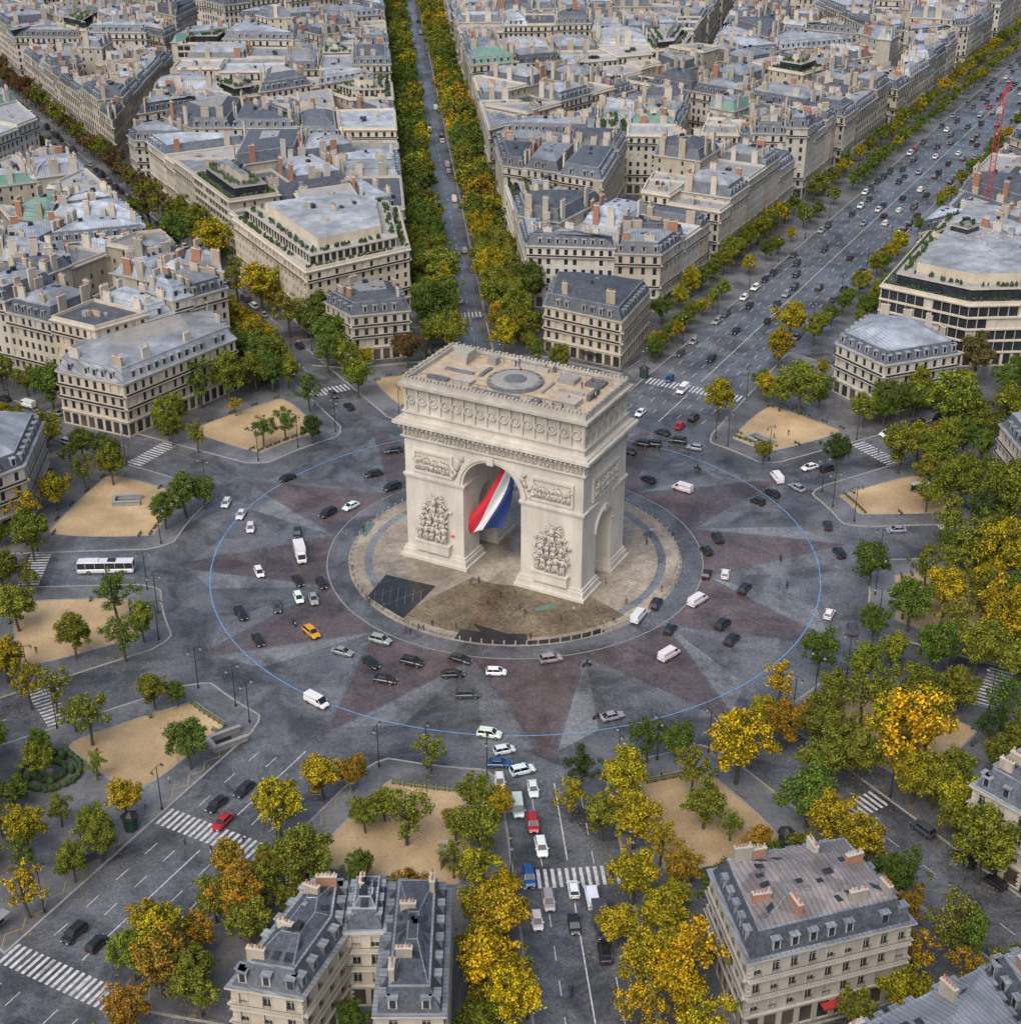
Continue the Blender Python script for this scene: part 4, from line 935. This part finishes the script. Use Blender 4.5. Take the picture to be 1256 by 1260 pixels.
# ---------------- street furniture
lmp=MB();lmp.cyl(0,0,0,.6,.22,.18,0,8);lmp.cyl(0,0,.6,9,.11,.07,0,8);lmp.tube((0,-1.3,9.0),(0,1.3,9.0),.05,.05,0,6)
for s_ in(-1,1):lmp.tube((0,s_*1.3,9),(0,s_*1.3,8.6),.04,.04,0,6);lmp.ell((0,s_*1.3,8.2),(0,s_*1.3,8.55),.28,1);lmp.cyl(0,s_*1.3,8.55,8.8,.3,.08,0,8)
LM=lmp.build('lamp',[iron,M('lamp_globe',(.5,.5,.48),rough=.3)],link=False)
for i in range(n):
    a,hw,fw=AV[i]
    for sg in(1,-1):
        r=79;aa=radians(a+sg*math.degrees(asin((hw+3)/r)));inst('street_lamp',LM,r*sin(aa),r*cos(aa),.13,-aa)
    b=AV[(i+1)%n][0];b+=360 if b<a else 0;aa=radians((a+b)/2);inst('street_lamp',LM,77.3*sin(aa),77.3*cos(aa),.13,-aa)
    d,nn=D(a);t=105
    while t<300:
        for sg in(-1,1):
            x=d[0]*t+nn[0]*(hw+1)*sg;y=d[1]*t+nn[1]*(hw+1)*sg
            if vis(x,y,10):inst('street_lamp',LM,x,y,.13,-radians(a))
        t+=28
un=MB();un.box(-3.2,3.2,-1.9,-1.4,0,1.1,0);un.box(-3.2,3.2,1.4,1.9,0,1.1,0);un.box(-3.2,-2.7,-1.4,1.4,0,1.1,0);un.box(-3.4,3.4,-2.1,-1.3,1.1,1.25,0);un.box(-3.4,3.4,1.3,2.1,1.1,1.25,0);un.box(-3.4,-2.6,-1.3,1.3,1.1,1.25,0)
un.box(-2.7,3.2,-1.4,1.4,0,.02,1)
for k in range(5):un.box(1.2+k*.4,1.58+k*.4,-1.38,1.38,.02,.06,2)
UM=un.build('u',[kerbm,dark,pave],link=False)
for x,y,rz in((-52,-68,.6),(-90.7,25,.1),(62,58,-.9),(-8,84,1.6),(82,-20,2.8)):inst('underpass_entrance',UM,x,y,.14,rz)
sh=MB()
for x in(-2,0,2):sh.cyl(x,.7,0,2.4,.05,.05,0,6)
sh.box(-2.3,2.3,-.8,.9,2.4,2.52,1);sh.box(-2,2,.72,.76,.3,2.2,2);sh.box(-1.5,1.5,.2,.55,.45,.5,1)
for x in(-1.2,1.2):sh.box(x-.04,x+.04,.3,.4,0,.45,0)
SM=sh.build('s',[iron,gravel,cgl],link=False)
for x,y,rz in((-70.5,-100.8,1.08),(-79,-116,1.08),(56.5,-76,-.6),(-11.5,-100,1.6),(96,30,.1)):inst('bus_shelter',SM,x,y,.13,rz)
bn=MB()
for k in range(3):bn.box(-.9,.9,-.22+k*.16,-.1+k*.16,.42,.46,0)
for k in range(2):bn.box(-.9,.9,.24,.28,.58+k*.16,.7+k*.16,0)
for x in(-.7,.7):bn.box(x-.03,x+.03,-.2,.24,0,.42,1);bn.box(x-.03,x+.03,.2,.24,.42,.9,1)
BNM=bn.build('b',[M('bench_wood',(.12,.16,.08)),iron],link=False)
for lp in beds:
    for k in range(0,len(lp),9):
        x,y=lp[k]
        if vis(x,y,5):inst('park_bench',BNM,x*1.012+.3,y*1.012,.135,atan2(y,x)+pi/2)
kk=MB();kk.cyl(0,0,0,2.6,1.2,1.2,0,6);kk.cyl(0,0,2.6,2.8,1.6,1.5,1,6);kk.cyl(0,0,2.8,3.6,1.0,.15,1,6)
KM=kk.build('k',[M('kiosk_green',(.02,.06,.04)),iron],link=False)
for x,y in((-24,112),(36,100),(-64,-92),(44,-96)):inst('news_kiosk',KM,x,y,.13)
hd=MB()
for r_,w_ in((5.2,.5),(2.6,.45)):
    for k in range(28):
        a=k*2*pi/28;b=(k+1)*2*pi/28
        for e in range(3):
            u=(a+b)/2+R.uniform(-.08,.08);rr2=r_+R.uniform(-.2,.2);x=rr2*cos(u);y=rr2*sin(u);hd.ell((x,y,.3),(x+R.uniform(-.3,.3),y,R.uniform(.6,1.1)),w_,0,7,4)
for k in range(5):
    a=k*1.26;hd.ell((3.9*cos(a),3.9*sin(a),.3),(3.9*cos(a),3.9*sin(a),1.6),.7,1,8,5)
hd.cyl(0,0,0,.5,.8,.7,2,12)
hd.build('hedge_garden',[plant,plant,kerbm],loc=(-81.5,-77,.13))
cr=MB();zt=52
for sx in(-1,1):
    for sy in(-1,1):cr.box(sx*.8-.1,sx*.8+.1,sy*.8-.1,sy*.8+.1,0,zt,0)
for k in range(26):
    z=k*2
    for a,b in(((-.8,-.8),(.8,-.8)),((.8,-.8),(.8,.8)),((.8,.8),(-.8,.8)),((-.8,.8),(-.8,-.8))):cr.tube((*a,z),(*b,z+2),.06,.06,0,4)
for k in range(14):
    x=k*2;cr.tube((x,-.6,zt),(x+1,0,zt+1.4),.06,.06,0,4);cr.tube((x+1,0,zt+1.4),(x+2,.6,zt),.06,.06,0,4)
cr.box(-8,28,-.65,-.55,zt,zt+.15,0);cr.box(-8,28,.55,.65,zt,zt+.15,0);cr.box(0,28,-.07,.07,zt+1.35,zt+1.5,0);cr.box(-8,-5,-.9,.9,zt-1.6,zt-.01,1);cr.box(.9,2.2,-.7,.7,zt-2.2,zt-.1,1);cr.tube((0,0,zt),(0,0,zt+6),.2,.1,0,5);cr.tube((0,0,zt+6),(24,0,zt+1.4),.04,.04,0,4);cr.tube((0,0,zt+6),(-7,0,zt),.04,.04,0,4)
cr.build('tower_crane',[M('crane_red',(.45,.03,.03)),gravel],loc=(157,203,0),rz=1.2)
